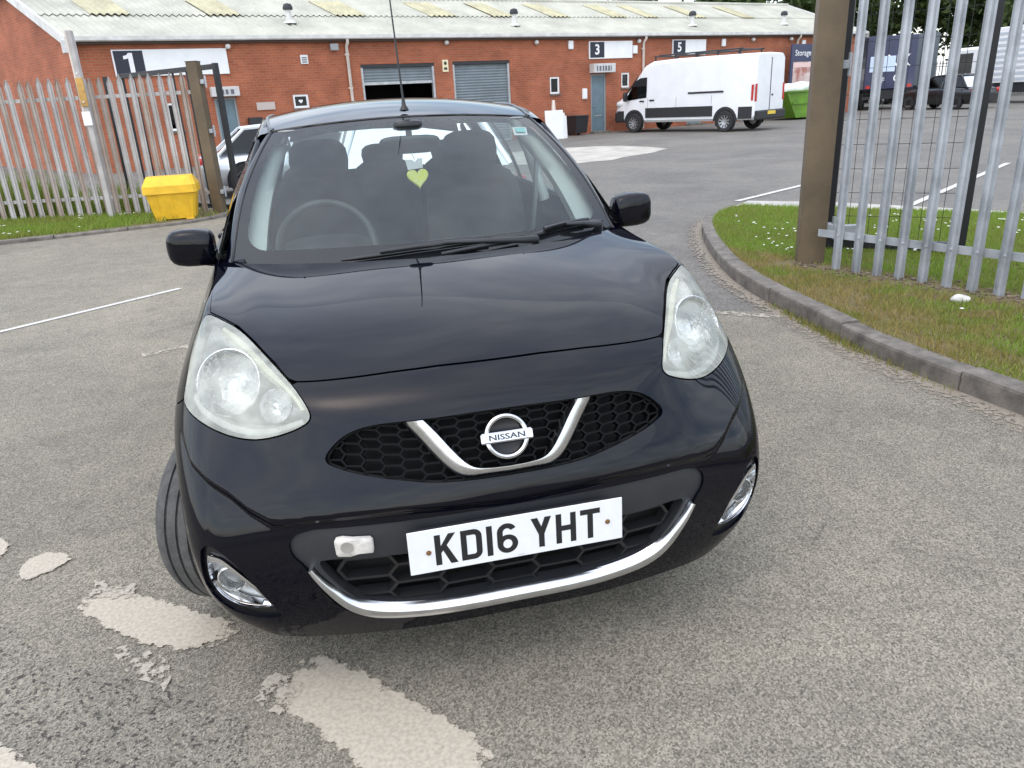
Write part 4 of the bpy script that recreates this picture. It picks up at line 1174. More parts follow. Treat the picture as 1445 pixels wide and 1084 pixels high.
MB().box((0, -.03, 1.0), (3.6, .03, 3.05), .004).build('banner', M_NAVYP, t)
MB().box((.15, -.04, 1.1), (3.45, -.032, 2.32)).build('print_panel', mat('banner_print', (.36, .13, .10), .6, base2=(.72, .68, .66), vscale=1.3, detail=3), t)
MB().box((.15, -.046, 2.1), (3.45, -.0405, 2.28)).build('print_stripe', mat('banner_pink', (.7, .5, .47), .6), t)
for x, tx in ((.75, 'Storage'), (2.3, 'Clear')):
    o = link('lettering', text_mesh(tx, .34, .003), M_WHITE, t); o.rotation_euler = (math.pi / 2, 0, 0); o.location = (x, -.036, 2.68)
for x in (.1, 1.8, 3.5): MB().box((x - .03, .031, 0), (x + .03, .09, 3.05)).build('post', M_GALV2, t)

# far railings
t = thing('far_railing', 'grey palisade railing along the far side of the yard under the trees', 'fence', (22, 60, 0), R(-18))
pmf = pale(2.4, .07); pmf.materials.append(M_GALV2)
for i in range(110):
    o = bpy.data.objects.new('pale', pmf); C.objects.link(o); o.parent = t; o.location = (i * .2, 0, 0)
for z in (.4, 2.0): MB().box((-.2, .02, z), (22.2, .06, z + .06)).build('rail', M_GALV2, t)

# ------------------------------------------------------------------ trees
M_BARK = mat('bark', (.09, .065, .045), .9, var=.35, vscale=4, bump=.8, bscale=12)
def tree(lab, loc, h, rad, seed, tones=(.35, .2), leaf=.26, n=5200, name='tree'):
    r = np.random.default_rng(seed)
    t = thing(name, lab, 'tree', loc, 0, 'trees beyond the yard')
    tr = MB(); top = h * .55
    tr.tube([(0, 0, -.1), (.1, .05, h * .2), (-.1, .1, h * .42), (.05, 0, h * .75)], .2, 9, True, [h * .028, h * .022, h * .016, h * .005])
    cl = []
    for k in range(11):
        a = r.uniform(0, 2 * np.pi); z0 = h * r.uniform(.22, .6); e = np.array([math.cos(a) * rad * r.uniform(.5, .9), math.sin(a) * rad * r.uniform(.5, .9), min(h * .95, z0 + h * r.uniform(.1, .35))])
        tr.tube([(0, 0, z0), tuple(e * .55 + np.array([0, 0, z0 * .45])), tuple(e)], .05, 6, True, [h * .011, h * .007, h * .002])
        cl.append(e)
    tr.build('trunk', M_BARK, t, 60)
    cs = []
    for k in range(34):
        u_ = r.normal(size=3); u_ /= np.linalg.norm(u_); q = r.uniform(.45, 1) ** .6
        cs.append((np.array([0, 0, h * .62]) + u_ * q * np.array([rad * .85, rad * .85, h * .33]), r.uniform(.16, .34) * rad, r.normal(0, .16)))
    cs += [(e, rad * .26, 0) for e in cl]
    per = n // len(cs); V = []; T = []
    for c_, s_, tn in cs:
        p = c_ + r.normal(size=(per, 3)) * s_ * np.array([.62, .62, .5])
        a = r.normal(size=(per, 3)); a /= np.linalg.norm(a, axis=1)[:, None]; b = r.normal(size=(per, 3)); b = np.cross(a, b); b /= np.linalg.norm(b, axis=1)[:, None]
        l_ = leaf * r.uniform(.6, 1.3, (per, 1))
        V.append(np.stack([p - a * l_, p + b * l_ * .5, p + a * l_, p - b * l_ * .5], 1).reshape(-1, 3)); T.append(np.repeat(np.clip(r.normal(.45 + tn, .17, per), 0, 1), 4))
    V = np.concatenate(V); T = np.concatenate(T); F = np.arange(len(V)).reshape(-1, 4)
    link('crown', tone_mesh('crown', V, F, T), M_LEAF, t)
    return t
M_LEAF = leaf_mat('tree_leaf', (.03, .045, .015), (.055, .085, .022), (.10, .14, .035))
tree('bushy green tree rising behind the right end of the brick units', (13.2, 47.5, 0), 7.0, 2.6, 1, n=7000)
tree('sparse tree above the roof ridge left of the brown gate post', (8.6, 52, 0), 7.6, 2.4, 2, n=3400)
tree('broad dark tree beyond the navy lorry behind the right fence', (23.5, 58, 0), 9.5, 3.6, 3)
tree('dense tree overhanging the far railing in the middle of the right fence', (28.5, 62, 0), 10.5, 4.4, 4, n=8000)
tree('dark leafy tree to the right above the far railing', (34.5, 60, 0), 10, 4.2, 5, n=7000)
tree('tall green tree above the white lorry at the right edge', (36, 52, 0), 10, 4.0, 6, n=7000)
tree('wide bushy tree at the far right beyond the white lorry', (43, 56, 0), 11, 4.6, 7, n=7000)
tree('tall loose tree directly behind the brown right gate post', (18.0, 55, 0), 9, 3.2, 8)

# ------------------------------------------------------------------ the black hatchback
car = thing('hatchback_car', 'glossy black small hatchback with chrome grille standing in the foreground', 'car', (-.0095, 1.5606, 0), R(12.604))
M_PAINTC = bpy.data.materials.new('black_car_paint'); M_PAINTC.use_nodes = True
_t = M_PAINTC.node_tree; _b = _t.nodes['Principled BSDF']
_b.inputs['Base Color'].default_value = (.0065, .007, .0125, 1); _b.inputs['Roughness'].default_value = .5; _b.inputs['Metallic'].default_value = .0
_b.inputs['Specular IOR Level'].default_value = .0
_b.inputs['Coat Weight'].default_value = .74; _b.inputs['Coat Tint'].default_value = (.86, .9, 1, 1); _b.inputs['Coat Roughness'].default_value = .025; _b.inputs['Coat IOR'].default_value = 1.47
# faint road film: slightly rougher, greyer patches
_n = _t.nodes.new('ShaderNodeTexNoise'); _n.inputs['Scale'].default_value = 7; _n.inputs['Detail'].default_value = 8; _n.inputs['Roughness'].default_value = .7
_g = _t.nodes.new('ShaderNodeTexCoord'); _t.links.new(_g.outputs['Object'], _n.inputs['Vector'])
_m = _t.nodes.new('ShaderNodeMapRange'); _m.inputs[1].default_value = .35; _m.inputs[2].default_value = .75; _m.inputs[3].default_value = .008; _m.inputs[4].default_value = .035
_t.links.new(_n.outputs['Fac'], _m.inputs[0]); _t.links.new(_m.outputs[0], _b.inputs['Coat Roughness'])
_r = _t.nodes.new('ShaderNodeValToRGB'); _e = _r.color_ramp.elements
_e[0].position = .45; _e[0].color = (.0007, .001, .0042, 1); _e[1].position = .9; _e[1].color = (.0028, .0032, .006, 1)
_t.links.new(_n.outputs['Fac'], _r.inputs[0]); _t.links.new(_r.outputs[0], _b.inputs['Base Color'])
M_PLAST = mat('textured_black_plastic', (.02, .021, .024), .5, var=.12, vscale=12, bump=.12, bscale=400)
M_PLAST2 = mat('gloss_black_plastic', (.006, .006, .007), .3)
M_MESH = mat('grille_mesh_black', (.004, .004, .0045), .6, spec=.12)
M_PIANO = mat('black_trim_satin', (.012, .012, .013), .4)
M_CHROME = mat('chrome', (.72, .73, .75), .09, 1.0)
M_CHROME2 = mat('worn_chrome', (.62, .63, .65), .18, 1.0, var=.1, vscale=15, rvar=.06)
M_VOID = mat('void_black', (.003, .003, .003), .9)
M_REFL = mat('lamp_reflector', (.74, .75, .75), .22, .85, bump=.6, bscale=60)
M_LAMPIN = mat('lamp_bezel_silver', (.55, .56, .56), .35, .55)
M_LENS = glass_mat('headlamp_lens', (.93, .94, .93), .31, (.77, .79, .68))
M_FOGL = glass_mat('fog_lens', (.85, .86, .86), .06, (.6, .6, .6))
M_FRIT = mat('glass_frit_black', (.01, .011, .012), .12)
M_WSG = glass_mat('windscreen_glass', (.86, .95, .93), .025, (.38, .54, .56), 1.62)
M_SIDEG = glass_mat('side_glass', (.84, .90, .88), ior=1.7)
M_INT = mat('dark_interior', (.022, .023, .025), .75, var=.2, vscale=9)
M_SEAT = mat('seat_fabric', (.03, .031, .034), .9, var=.2, vscale=20)
M_TRIM = mat('pale_pillar_trim', (.80, .84, .80), .75)

G=np.array([
[(0,0.0721,0.2039),(0,0.0332,0.3028),(0,0.0037,0.431),(0,-0.0004,0.5689),(0,0.0389,0.6781),(0,0.0813,0.7686),(0,0.1502,0.8438),(0,0.38,0.9289),(0,0.68,0.9842),(0,0.98,1.0196)],
[(0.2344,0.0822,0.1989),(0.2341,0.0426,0.2978),(0.228,0.0109,0.4275),(0.2213,0.009,0.5677),(0.2201,0.0516,0.6785),(0.2201,0.093,0.7695),(0.2253,0.1652,0.8442),(0.2306,0.3901,0.9244),(0.2355,0.69,0.9798),(0.2401,0.9899,1.0151)],
[(0.4714,0.1219,0.1962),(0.4723,0.0803,0.2905),(0.4641,0.0481,0.4231),(0.4543,0.0474,0.5663),(0.4367,0.1002,0.6889),(0.4421,0.1503,0.7856),(0.453,0.225,0.846),(0.453,0.4295,0.9218),(0.4568,0.7295,0.9717),(0.4599,1.0299,1.006)],
[(0.6398,0.1872,0.2007),(0.6513,0.135,0.2809),(0.6475,0.1026,0.4187),(0.6283,0.1163,0.565),(0.6054,0.1799,0.6795),(0.5968,0.2494,0.7784),(0.5886,0.328,0.8616),(0.582,0.4978,0.9273),(0.5931,0.7788,0.9702),(0.5995,1.08,1.0022)],
[(0.7414,0.3432,0.2142),(0.7632,0.2593,0.2919),(0.77,0.2076,0.429),(0.7689,0.2374,0.5655),(0.7642,0.3194,0.6802),(0.7459,0.398,0.7797),(0.714,0.4649,0.8778),(0.6837,0.5758,0.9535),(0.6828,0.848,0.9736),(0.6792,1.1502,0.9929)],
[(0.7878,0.5892,0.2205),(0.8049,0.5597,0.3114),(0.8154,0.5526,0.4443),(0.8232,0.5763,0.5687),(0.8241,0.6172,0.6813),(0.7963,0.6573,0.7861),(0.7532,0.6965,0.8739),(0.7173,0.7668,0.9475),(0.7132,0.9583,0.9717),(0.7099,1.2003,0.9877)],
[(0.7957,1.0954,0.236),(0.8113,1.0961,0.3369),(0.8281,1.0968,0.4582),(0.8398,1.0977,0.5799),(0.8394,1.0982,0.6902),(0.8208,1.1187,0.7873),(0.7897,1.1392,0.8647),(0.7605,1.1693,0.9266),(0.7434,1.2195,0.9654),(0.7355,1.3001,0.9868)],
[(0.79,1.9,0.24),(0.815,1.9,0.34),(0.83,1.9,0.46),(0.832,1.9,0.58),(0.832,1.9,0.69),(0.83,1.9,0.79),(0.818,1.9,0.87),(0.795,1.9,0.93),(0.775,1.9,0.975),(0.755,1.9,1)],
[(0.79,2.7,0.25),(0.812,2.7,0.34),(0.828,2.7,0.46),(0.832,2.7,0.58),(0.832,2.7,0.7),(0.83,2.7,0.8),(0.82,2.7,0.88),(0.8,2.7,0.945),(0.775,2.7,0.99),(0.75,2.7,1.02)],
[(0.72,3.45,0.27),(0.75,3.48,0.35),(0.77,3.5,0.47),(0.775,3.5,0.59),(0.77,3.5,0.71),(0.765,3.49,0.81),(0.755,3.48,0.89),(0.735,3.46,0.955),(0.71,3.42,1),(0.69,3.38,1.035)],
[(0.45,3.72,0.28),(0.48,3.76,0.36),(0.5,3.78,0.48),(0.5,3.78,0.6),(0.5,3.76,0.72),(0.5,3.72,0.82),(0.49,3.69,0.9),(0.48,3.66,0.965),(0.47,3.63,1.01),(0.45,3.6,1.05)],
[(0,3.74,0.28),(0,3.79,0.36),(0,3.82,0.48),(0,3.82,0.6),(0,3.8,0.72),(0,3.76,0.82),(0,3.73,0.9),(0,3.7,0.965),(0,3.67,1.01),(0,3.64,1.05)]],float)

NC, NR = G.shape[:2]
def spl_mat(n, t):
    A = np.zeros((n, n)); B = np.zeros((n, n))
    for i in range(1, n - 1):
        A[i, i - 1] = 1; A[i, i] = 4; A[i, i + 1] = 1; B[i, i - 1] = 6; B[i, i] = -12; B[i, i + 1] = 6
    A[0, 0] = 1; A[-1, -1] = 1
    Sm = np.linalg.solve(A, B)
    i = np.clip(np.floor(t).astype(int), 0, n - 2); w_ = t - i; a = 1 - w_; I = np.eye(n)
    return a[:, None] * I[i] + w_[:, None] * I[i + 1] + ((a ** 3 - a) / 6)[:, None] * Sm[i] + ((w_ ** 3 - w_) / 6)[:, None] * Sm[i + 1]
MIR = np.array([-1., 1, 1])
GE = np.concatenate([G[3:0:-1] * MIR, G, G[-2:-5:-1] * MIR])
CRU = [0, .44, 1.19, 1.77, 2.05, 2.42, 2.57, 2.91, 3.22, 3.57, 3.84, 3.97, 4.15]
CRV = [3.06, 3.09, 3.14, 3.11, 3.08, 3.02, 3.03, 3.23, 3.50, 3.70, 3.91, 4.20, 4.60]
def base_pts(u, v):
    return np.einsum('ai,aj,ijk->ak', spl_mat(NC + 6, u + 3), spl_mat(NR, v), GE, optimize=True)
def base_norm(u, v, h=.01):
    du = base_pts(u + h, v) - base_pts(u - h, v); dv_ = base_pts(u, v + h) - base_pts(u, v - h)
    n = np.cross(du, dv_); return n / (np.linalg.norm(n, axis=1)[:, None] + 1e-12)
def disp(u, v):
    ua = np.abs(u)
    dl = (np.interp(ua, CRU, CRV) - v) * .1
    s = np.clip(dl / .016, 0, 1); s = s * s * (3 - 2 * s)
    amp = .017 * np.clip((4.1 - ua) / .5, 0, 1) * np.clip((v - .3) / 1.2, 0, 1)
    return -amp * s * np.exp(-np.clip(dl, 0, 9) / .16)
SGN = None
def surf(u, v, off=0.0):
    """points and outward normals of the body skin at parameters (u, v); negative u is the mirrored side"""
    u = np.atleast_1d(np.asarray(u, float)); v = np.atleast_1d(np.asarray(v, float)); ua = np.abs(u)
    P = base_pts(ua, v); Nn = base_norm(ua, v) * SGN
    P = P + Nn * (disp(ua, v) + off)[:, None] if np.ndim(off) else P + Nn * (disp(ua, v)[:, None] + off)
    m = (u < 0); P[m] *= MIR; Nn[m] *= MIR
    return P, Nn
SGN = 1.0
_nn = base_norm(np.array([1.0]), np.array([3.0]))[0]
SGN = -1.0 if _nn[1] > 0 else 1.0

# dense half skin
US = np.concatenate([np.arange(0, 5, .03), np.arange(5, 11.001, .1)]); VS = np.linspace(0, 9, 211)
UU, VV = np.meshgrid(US, VS, indexing='ij')
nu, nv = UU.shape
MU, MV = spl_mat(NC + 6, US + 3), spl_mat(NR, VS)
BP = np.einsum('ai,bj,ijk->abk', MU, MV, GE, optimize=True)
du_ = np.gradient(BP, US, axis=0); dv_ = np.gradient(BP, VS, axis=1)
BN = np.cross(du_, dv_); BN /= np.linalg.norm(BN, axis=-1, keepdims=True) + 1e-12; BN *= SGN
BN[0, :, 0] = 0; BN[-1, :, 0] = 0; BN /= np.linalg.norm(BN, axis=-1, keepdims=True)
DP = BP + BN * disp(UU, VV)[..., None]
du_ = np.gradient(DP, US, axis=0); dv_ = np.gradient(DP, VS, axis=1)
DN = np.cross(du_, dv_) * SGN; DN /= np.linalg.norm(DN, axis=-1, keepdims=True) + 1e-12
DN[0, :, 0] = 0; DN[-1, :, 0] = 0; DN /= np.linalg.norm(DN, axis=-1, keepdims=True)
SK = np.concatenate([DP.reshape(-1, 3), DN.reshape(-1, 3), UU.reshape(-1, 1), VV.reshape(-1, 1)], 1)   # x y z nx ny nz u v
ii, jj = np.meshgrid(np.arange(nu - 1), np.arange(nv - 1), indexing='ij')
a_ = (ii * nv + jj).ravel(); b_ = a_ + nv; c_ = b_ + 1; d_ = a_ + 1
FK = np.concatenate([np.stack([a_, b_, c_], -1), np.stack([a_, c_, d_], -1)])
# make winding agree with outward normals
_tn = np.cross(SK[FK[:, 1], :3] - SK[FK[:, 0], :3], SK[FK[:, 2], :3] - SK[FK[:, 0], :3])
if ((_tn * SK[FK[:, 0], 3:6]).sum(1) < 0).mean() > .5: FK = FK[:, ::-1].copy()

def clip(A, F, s):
    """keep the part of the mesh where s <= 0"""
    ins = s <= 0; c = ins[F].sum(1)
    out_f = [F[c == 3]]; newv = []; base = len(A)
    part = F[(c == 1) | (c == 2)]
    if len(part) == 0: return compact(A, out_f[0])
    pc = ins[part].sum(1)
    odd = np.where(pc == 1, np.argmax(ins[part], 1), np.argmin(ins[part], 1))
    r_ = np.arange(len(part))
    p0 = part[r_, odd]; p1 = part[r_, (odd + 1) % 3]; p2 = part[r_, (odd + 2) % 3]
    def edge(i, j):
        lo, hi = np.minimum(i, j), np.maximum(i, j); return lo * base + hi
    k1, k2 = edge(p0, p1), edge(p0, p2)
    uq, inv = np.unique(np.concatenate([k1, k2]), return_inverse=True)
    lo, hi = uq // base, uq % base
    t = s[lo] / (s[lo] - s[hi] + 1e-15)
    NV = A[lo] + (A[hi] - A[lo]) * t[:, None]
    e1 = inv[:len(k1)] + base; e2 = inv[len(k1):] + base
    one = pc == 1
    out_f.append(np.stack([p0, e1, e2], -1)[one])
    out_f.append(np.stack([e1, p1, p2], -1)[~one]); out_f.append(np.stack([e1, p2, e2], -1)[~one])
    return compact(np.concatenate([A, NV]), np.concatenate(out_f))
def compact(A, F):
    u_, inv = np.unique(F, return_inverse=True)
    return A[u_], inv.reshape(-1, 3)
KS = np.array([.2, .1])
def sdf(A, poly):
    """approximate signed distance (metres) to a closed polygon in (u, v); negative inside"""
    P = np.asarray(poly, float) * KS; Q = A[:, 6:8] * KS
    d = np.full(len(Q), 1e9)
    for i in range(len(P)):
        a, b = P[i], P[(i + 1) % len(P)]; e = b - a; w_ = Q - a
        t = np.clip((w_ @ e) / (e @ e + 1e-15), 0, 1); d = np.minimum(d, ((w_ - t[:, None] * e) ** 2).sum(1))
    d = np.sqrt(d); d[inpoly(Q, P)] *= -1
    return d
def rsmooth(poly, n=2):
    for _ in range(n):
        q = []
        for i in range(len(poly)):
            a, b = poly[i], poly[(i + 1) % len(poly)]
            q += [(a[0] * .75 + b[0] * .25, a[1] * .75 + b[1] * .25), (a[0] * .25 + b[0] * .75, a[1] * .25 + b[1] * .75)]
        poly = q
    return poly
def bedges(F):
    E = np.concatenate([F[:, [0, 1]], F[:, [1, 2]], F[:, [2, 0]]]); k = np.sort(E, 1); key = k[:, 0] * (F.max() + 1) + k[:, 1]
    _, idx, cnt = np.unique(key, return_index=True, return_counts=True)
    return E[idx[cnt == 1]]
def lip(A, F, d0, d1):
    """wall strip along the free edge from depth d0 to d1 below the skin"""
    E = bedges(F)
    E = E[~((A[E[:, 0], 6] < 1e-6) & (A[E[:, 1], 6] < 1e-6))]; E = E[~((A[E[:, 0], 6] > 10.999) & (A[E[:, 1], 6] > 10.999))]
    P0, P1 = A[E[:, 0]], A[E[:, 1]]
    V = np.stack([P0[:, :3] - P0[:, 3:6] * d0, P1[:, :3] - P1[:, 3:6] * d0, P1[:, :3] - P1[:, 3:6] * d1, P0[:, :3] - P0[:, 3:6] * d1], 1).reshape(-1, 3)
    n = len(E); k = np.arange(n) * 4
    return V, np.concatenate([np.stack([k + 1, k, k + 3], -1), np.stack([k + 1, k + 3, k + 2], -1)])
def skin_obj(name, A, F, material, parent, sides, off=0.0, lipd=0.012, label=None):
    """sides: 'both' makes one mesh of both halves, +1 / -1 one half"""
    Vs, Ns, Fs = [], [], []; n = 0
    for sd in ((1, -1) if sides == 'both' else (sides,)):
        m = np.array([sd, 1, 1.])
        V = (A[:, :3] + A[:, 3:6] * off) * m; Nn = A[:, 3:6] * m; FF = F if sd > 0 else F[:, ::-1]
        Vs.append(V); Ns.append(Nn); Fs.append(FF + n); n += len(V)
        if lipd:
            LV, LF = lip(A, F, -off, lipd - off)
            if sd < 0: LF = LF[:, ::-1]
            LV = LV * m; e1 = LV[LF[:, 1]] - LV[LF[:, 0]]; e2 = LV[LF[:, 2]] - LV[LF[:, 0]]
            fn = np.cross(e1, e2); fn /= np.linalg.norm(fn, axis=1)[:, None] + 1e-12
            LN = np.zeros_like(LV)
            for k in range(3): np.add.at(LN, LF[:, k], fn)
            LN /= np.linalg.norm(LN, axis=1)[:, None] + 1e-12
            Vs.append(LV); Ns.append(LN); Fs.append(LF + n); n += len(LV)
    me = np_mesh(name, np.concatenate(Vs), np.concatenate(Fs), np.concatenate(Ns))
    return link(name, me, material, parent, label)

# outlines in (u, v)
HL = [(3.97, 7.0), (3.55, 6.98), (3.2, 6.89), (2.79, 6.62), (2.38, 6.30), (2.16, 6.02), (2.04, 5.72), (1.965, 5.2), (1.99, 4.90), (2.16, 4.70), (2.46, 4.54), (2.81, 4.455), (3.12, 4.48), (3.40, 4.57), (3.66, 4.68), (3.93, 4.80), (4.12, 4.93), (4.12, 5.3), (4.22, 5.92), (4.27, 6.37), (4.17, 6.82)]
BON = [(-.5, 6.19), (0, 6.19), (.56, 6.19), (1.08, 6.155), (1.5, 6.10), (2.06, 6.02), (2.16, 6.06), (2.38, 6.35), (2.79, 6.67), (3.2, 6.94), (3.55, 7.03), (3.97, 7.05), (4.08, 7.27), (4.27, 7.6), (4.43, 7.98), (4.6, 8.31), (4.62, 8.7), (4.45, 8.93), (3.6, 8.86), (2.0, 8.73), (1.2, 8.58), (.3, 8.46), (-.5, 8.46)]
GRI = [(1.955, 4.04), (1.77, 4.42), (1.59, 4.68), (1.34, 4.89), (1.03, 4.98), (.5, 5.03), (0, 5.03), (-.5, 5.03), (-.5, 3.5), (0, 3.5), (.45, 3.51), (.83, 3.55), (1.12, 3.65), (1.5, 3.78), (1.72, 3.88)]
INT = [(2.10, 2.83), (2.30, 2.75), (2.375, 2.58), (2.33, 2.36), (2.17, 2.14), (2.02, 1.64), (1.79, 1.05), (1.50, .65), (.78, .48), (0, .45), (-.6, .45), (-.6, 2.86), (0, 2.86), (1.2, 2.86), (2.0, 2.85)]
OPN = [(2.04, 2.14), (1.86, 1.72), (1.66, 1.28), (1.45, 1.06), (.9, .92), (0, .90), (-.6, .90), (-.6, 2.2), (0, 2.2), (1.2, 2.2), (1.45, 2.2), (1.5, 2.2), (2.0, 2.24)]
FOGS = [(3.72, 2.46), (3.42, 2.5), (2.98, 2.08), (2.50, 1.10), (2.62, 1.0), (2.87, 1.02), (3.45, 1.2), (3.80, 1.5), (3.80, 2.0)]
FOG = [(3.62, 2.34), (3.34, 2.28), (3.0, 1.98), (2.74, 1.63), (2.60, 1.32), (2.93, 1.30), (3.25, 1.36), (3.53, 1.54), (3.66, 1.80), (3.66, 2.1)]
BUM = [(-.5, -.5), (-.5, 6.19), (0, 6.19), (.56, 6.19), (1.08, 6.155), (1.5, 6.10), (2.06, 6.02), (2.6, 5.4), (4.0, 5.2), (4.13, 4.93), (4.3, 4.75), (4.6, 4.5), (4.95, 4.2), (5.2, 3.6), (5.0, -.5)]
HLs, GRIs, INTs, OPNs, FOGs_, FOGSs = rsmooth(HL), rsmooth(GRI, 2), rsmooth(INT, 2), rsmooth(OPN, 1), rsmooth(FOG, 1), rsmooth(FOGS, 1)
ARCH_Y, ARCH_Z, ARCH_R = .735, .30, .345
def arch_sd(A, y0=ARCH_Y):
    d = np.hypot(A[:, 1] - y0, A[:, 2] - ARCH_Z) - ARCH_R
    return np.where(np.abs(A[:, 0]) > .45, d, 1.0)
def outside(A, F, sd, gap=.0): return clip(A, F, gap - sd)
def inside(A, F, sd, gap=.0): return clip(A, F, sd + gap)
gp = .0018

# bumper
A, F = inside(SK, FK, sdf(SK, BUM), gp)
for pl, g_ in ((BON, gp), (HLs, .002), (GRIs, 0), (INTs, 0), (FOGSs, 0)):
    A, F = outside(A, F, sdf(A, pl), g_)
A, F = outside(A, F, arch_sd(A))
skin_obj('front_bumper', A, F, M_PAINTC, car, 'both', 0, .016)
# bonnet
A, F = inside(SK, FK, sdf(SK, BON), gp)
A, F = outside(A, F, sdf(A, HLs), .0025)
skin_obj('bonnet', A, F, M_PAINTC, car, 'both', 0, .02)
# wings (front fenders): outside bonnet, bumper, headlamp, forward of the door line
DOOR_Y = 1.22
for sd in (1, -1):
    A, F = outside(SK, FK, sdf(SK, BUM), gp); A, F = outside(A, F, sdf(A, BON), gp); A, F = outside(A, F, sdf(A, HLs), .002)
    A, F = outside(A, F, arch_sd(A)); A, F = clip(A, F, A[:, 1] - DOOR_Y); A, F = clip(A, F, 3.3 - A[:, 6])
    skin_obj('front_wing', A, F, M_PAINTC, car, sd, 0, .014)
    A, F = clip(SK, FK, DOOR_Y + .005 - SK[:, 1]); A, F = clip(A, F, A[:, 1] - 2.20); A, F = clip(A, F, .5 - A[:, 7]); A, F = clip(A, F, 5 - A[:, 6])
    dr_ = skin_obj('door', A, F, M_PAINTC, car, sd, 0, .012)
    P_, N_ = surf([7.15 * 1.0], [7.6]); P_ = P_[0] * np.array([sd, 1, 1.])
    MB().box((P_[0] - .0 * sd, P_[1] - .09, P_[2] - .015), (P_[0] + .03 * sd, P_[1] + .09, P_[2] + .012), .008).build('handle', M_PAINTC, dr_)
    A, F = clip(SK, FK, 2.205 - SK[:, 1]); A, F = clip(A, F, A[:, 1] - 2.95); A, F = clip(A, F, .5 - A[:, 7]); A, F = outside(A, F, arch_sd(A, 3.19))
    skin_obj('door', A, F, M_PAINTC, car, sd, 0, .012)
    A, F = clip(SK, FK, 1.2 - SK[:, 1]); A, F = clip(A, F, A[:, 1] - 2.95); A, F = clip(A, F, A[:, 7] - .49)
    skin_obj('sill', A, F, M_PAINTC, car, sd, 0, .012)
A, F = clip(SK, FK, 2.955 - SK[:, 1]); A, F = outside(A, F, arch_sd(A, 3.19))
skin_obj('rear_body', A, F, M_PAINTC, car, 'both', 0, .012)
# dark inner skin that closes the panel gaps
A, F = clip(SK, FK, SK[:, 6] - 5.6)
for pl in (HLs, GRIs, INTs, FOGSs): A, F = outside(A, F, sdf(A, pl), -.004)
A, F = outside(A, F, arch_sd(A), -.002); A, F = clip(A, F, A[:, 7] - 8.4)
skin_obj('inner_panel', A, F, M_VOID, car, 'both', -.017, 0)
A, F = clip(SK, FK, 5.5 - SK[:, 6]); A, F = outside(A, F, arch_sd(A)); A, F = outside(A, F, arch_sd(A, 3.19))
skin_obj('inner_panel', A, F, M_VOID, car, 'both', -.02, 0)
# wheel-arch liners and floor
for y0 in (ARCH_Y, 3.19):
    for sd in (1, -1):
        mb = MB(); n = 20; V = []
        for k in range(n + 1):
            a = -.35 + (math.pi + .7) * k / n
            for x in (.80, .45): V.append((sd * x, y0 + math.cos(a) * (ARCH_R + .012), ARCH_Z + math.sin(a) * (ARCH_R + .012)))
        Fq = [(2 * k, 2 * k + 1, 2 * k + 3, 2 * k + 2) for k in range(n)]
        o_ = len(V); V += [(sd * .45, y0 + math.cos(2 * math.pi * k / 24) * (ARCH_R + .012), ARCH_Z + math.sin(2 * math.pi * k / 24) * (ARCH_R + .012)) for k in range(24)]
        Fq.append(tuple(range(o_, o_ + 24)))
        V = [(p[0] * (.97 if abs(p[0]) > .7 else 1), p[1], max(p[2], .17)) for p in V]
        mb.add(V, Fq).build('arch_liner', M_VOID, car)
MB().box((-.72, .30, .19), (.72, .41, .2)).box((-.44, .41, .19), (.44, 1.1, .2)).box((-.76, 1.1, .2), (.76, 2.8, .21)).box((-.44, 2.8, .2), (.44, 3.6, .21)).build('underfloor', M_VOID, car)

# ---- grille
A, F = inside(SK, FK, sdf(SK, GRIs))
V, LF = lip(A, F, .0, .05)
gr = skin_obj('grille', A, F, M_VOID, car, 'both', -.05, 0)
for sd in (1, -1): link('grille_surround', np_mesh('grille_surround', V * np.array([sd, 1, 1.]), LF if sd < 0 else LF[:, ::-1], None, False), M_PLAST2, gr)
def bar(mb, p, q, n_, wd, d0, d1):
    """bar on the skin from p to q, width wd, from depth d0 to d1 below the surface"""
    t = q - p; t = t / (np.linalg.norm(t) + 1e-9); b = np.cross(n_, t); b /= np.linalg.norm(b) + 1e-9
    p = p - t * wd * .2; q = q + t * wd * .2
    V = [p + b * wd / 2 - n_ * d0, q + b * wd / 2 - n_ * d0, q - b * wd / 2 - n_ * d0, p - b * wd / 2 - n_ * d0, p + b * wd * .4 - n_ * d1, q + b * wd * .4 - n_ * d1, q - b * wd * .4 - n_ * d1, p - b * wd * .4 - n_ * d1]
    mb.add(V, [(0, 1, 2, 3), (4, 5, 1, 0), (3, 2, 6, 7), (4, 0, 3, 7), (1, 5, 6, 2)])
def honeycomb(poly, cu, cv, flat, wd, d0, d1, ulim, vr):
    P = np.asarray(poly) * KS; mb = MB(); segs = []
    s_h = cu / 2; f_h = flat * cu / 2; k0 = int(ulim / (f_h + s_h)) + 1
    for k in range(-k0, k0 + 1):
        x = k * (f_h + s_h); v = vr[0] + (cv if k % 2 else 0)
        while v < vr[1]:
            pts = [(x - s_h, v), (x - f_h, v - cv), (x + f_h, v - cv), (x + s_h, v)]
            segs += [(pts[0], pts[1]), (pts[1], pts[2]), (pts[2], pts[3])]
            v += 2 * cv
    for a, b in segs:
        m_ = np.array([[(abs(a[0]) + abs(b[0])) / 2, (a[1] + b[1]) / 2]]) * KS
        if not inpoly(m_, P)[0]: continue
        p, n1 = surf([a[0]], [a[1]]); q, n2 = surf([b[0]], [b[1]]); bar(mb, p[0], q[0], n1[0], wd, d0, d1)
    return mb
honeycomb(GRIs, .25, .112, .62, .0045, .014, .034, 2.1, (3.4, 5.2)).build('grille_mesh', M_MESH, gr)
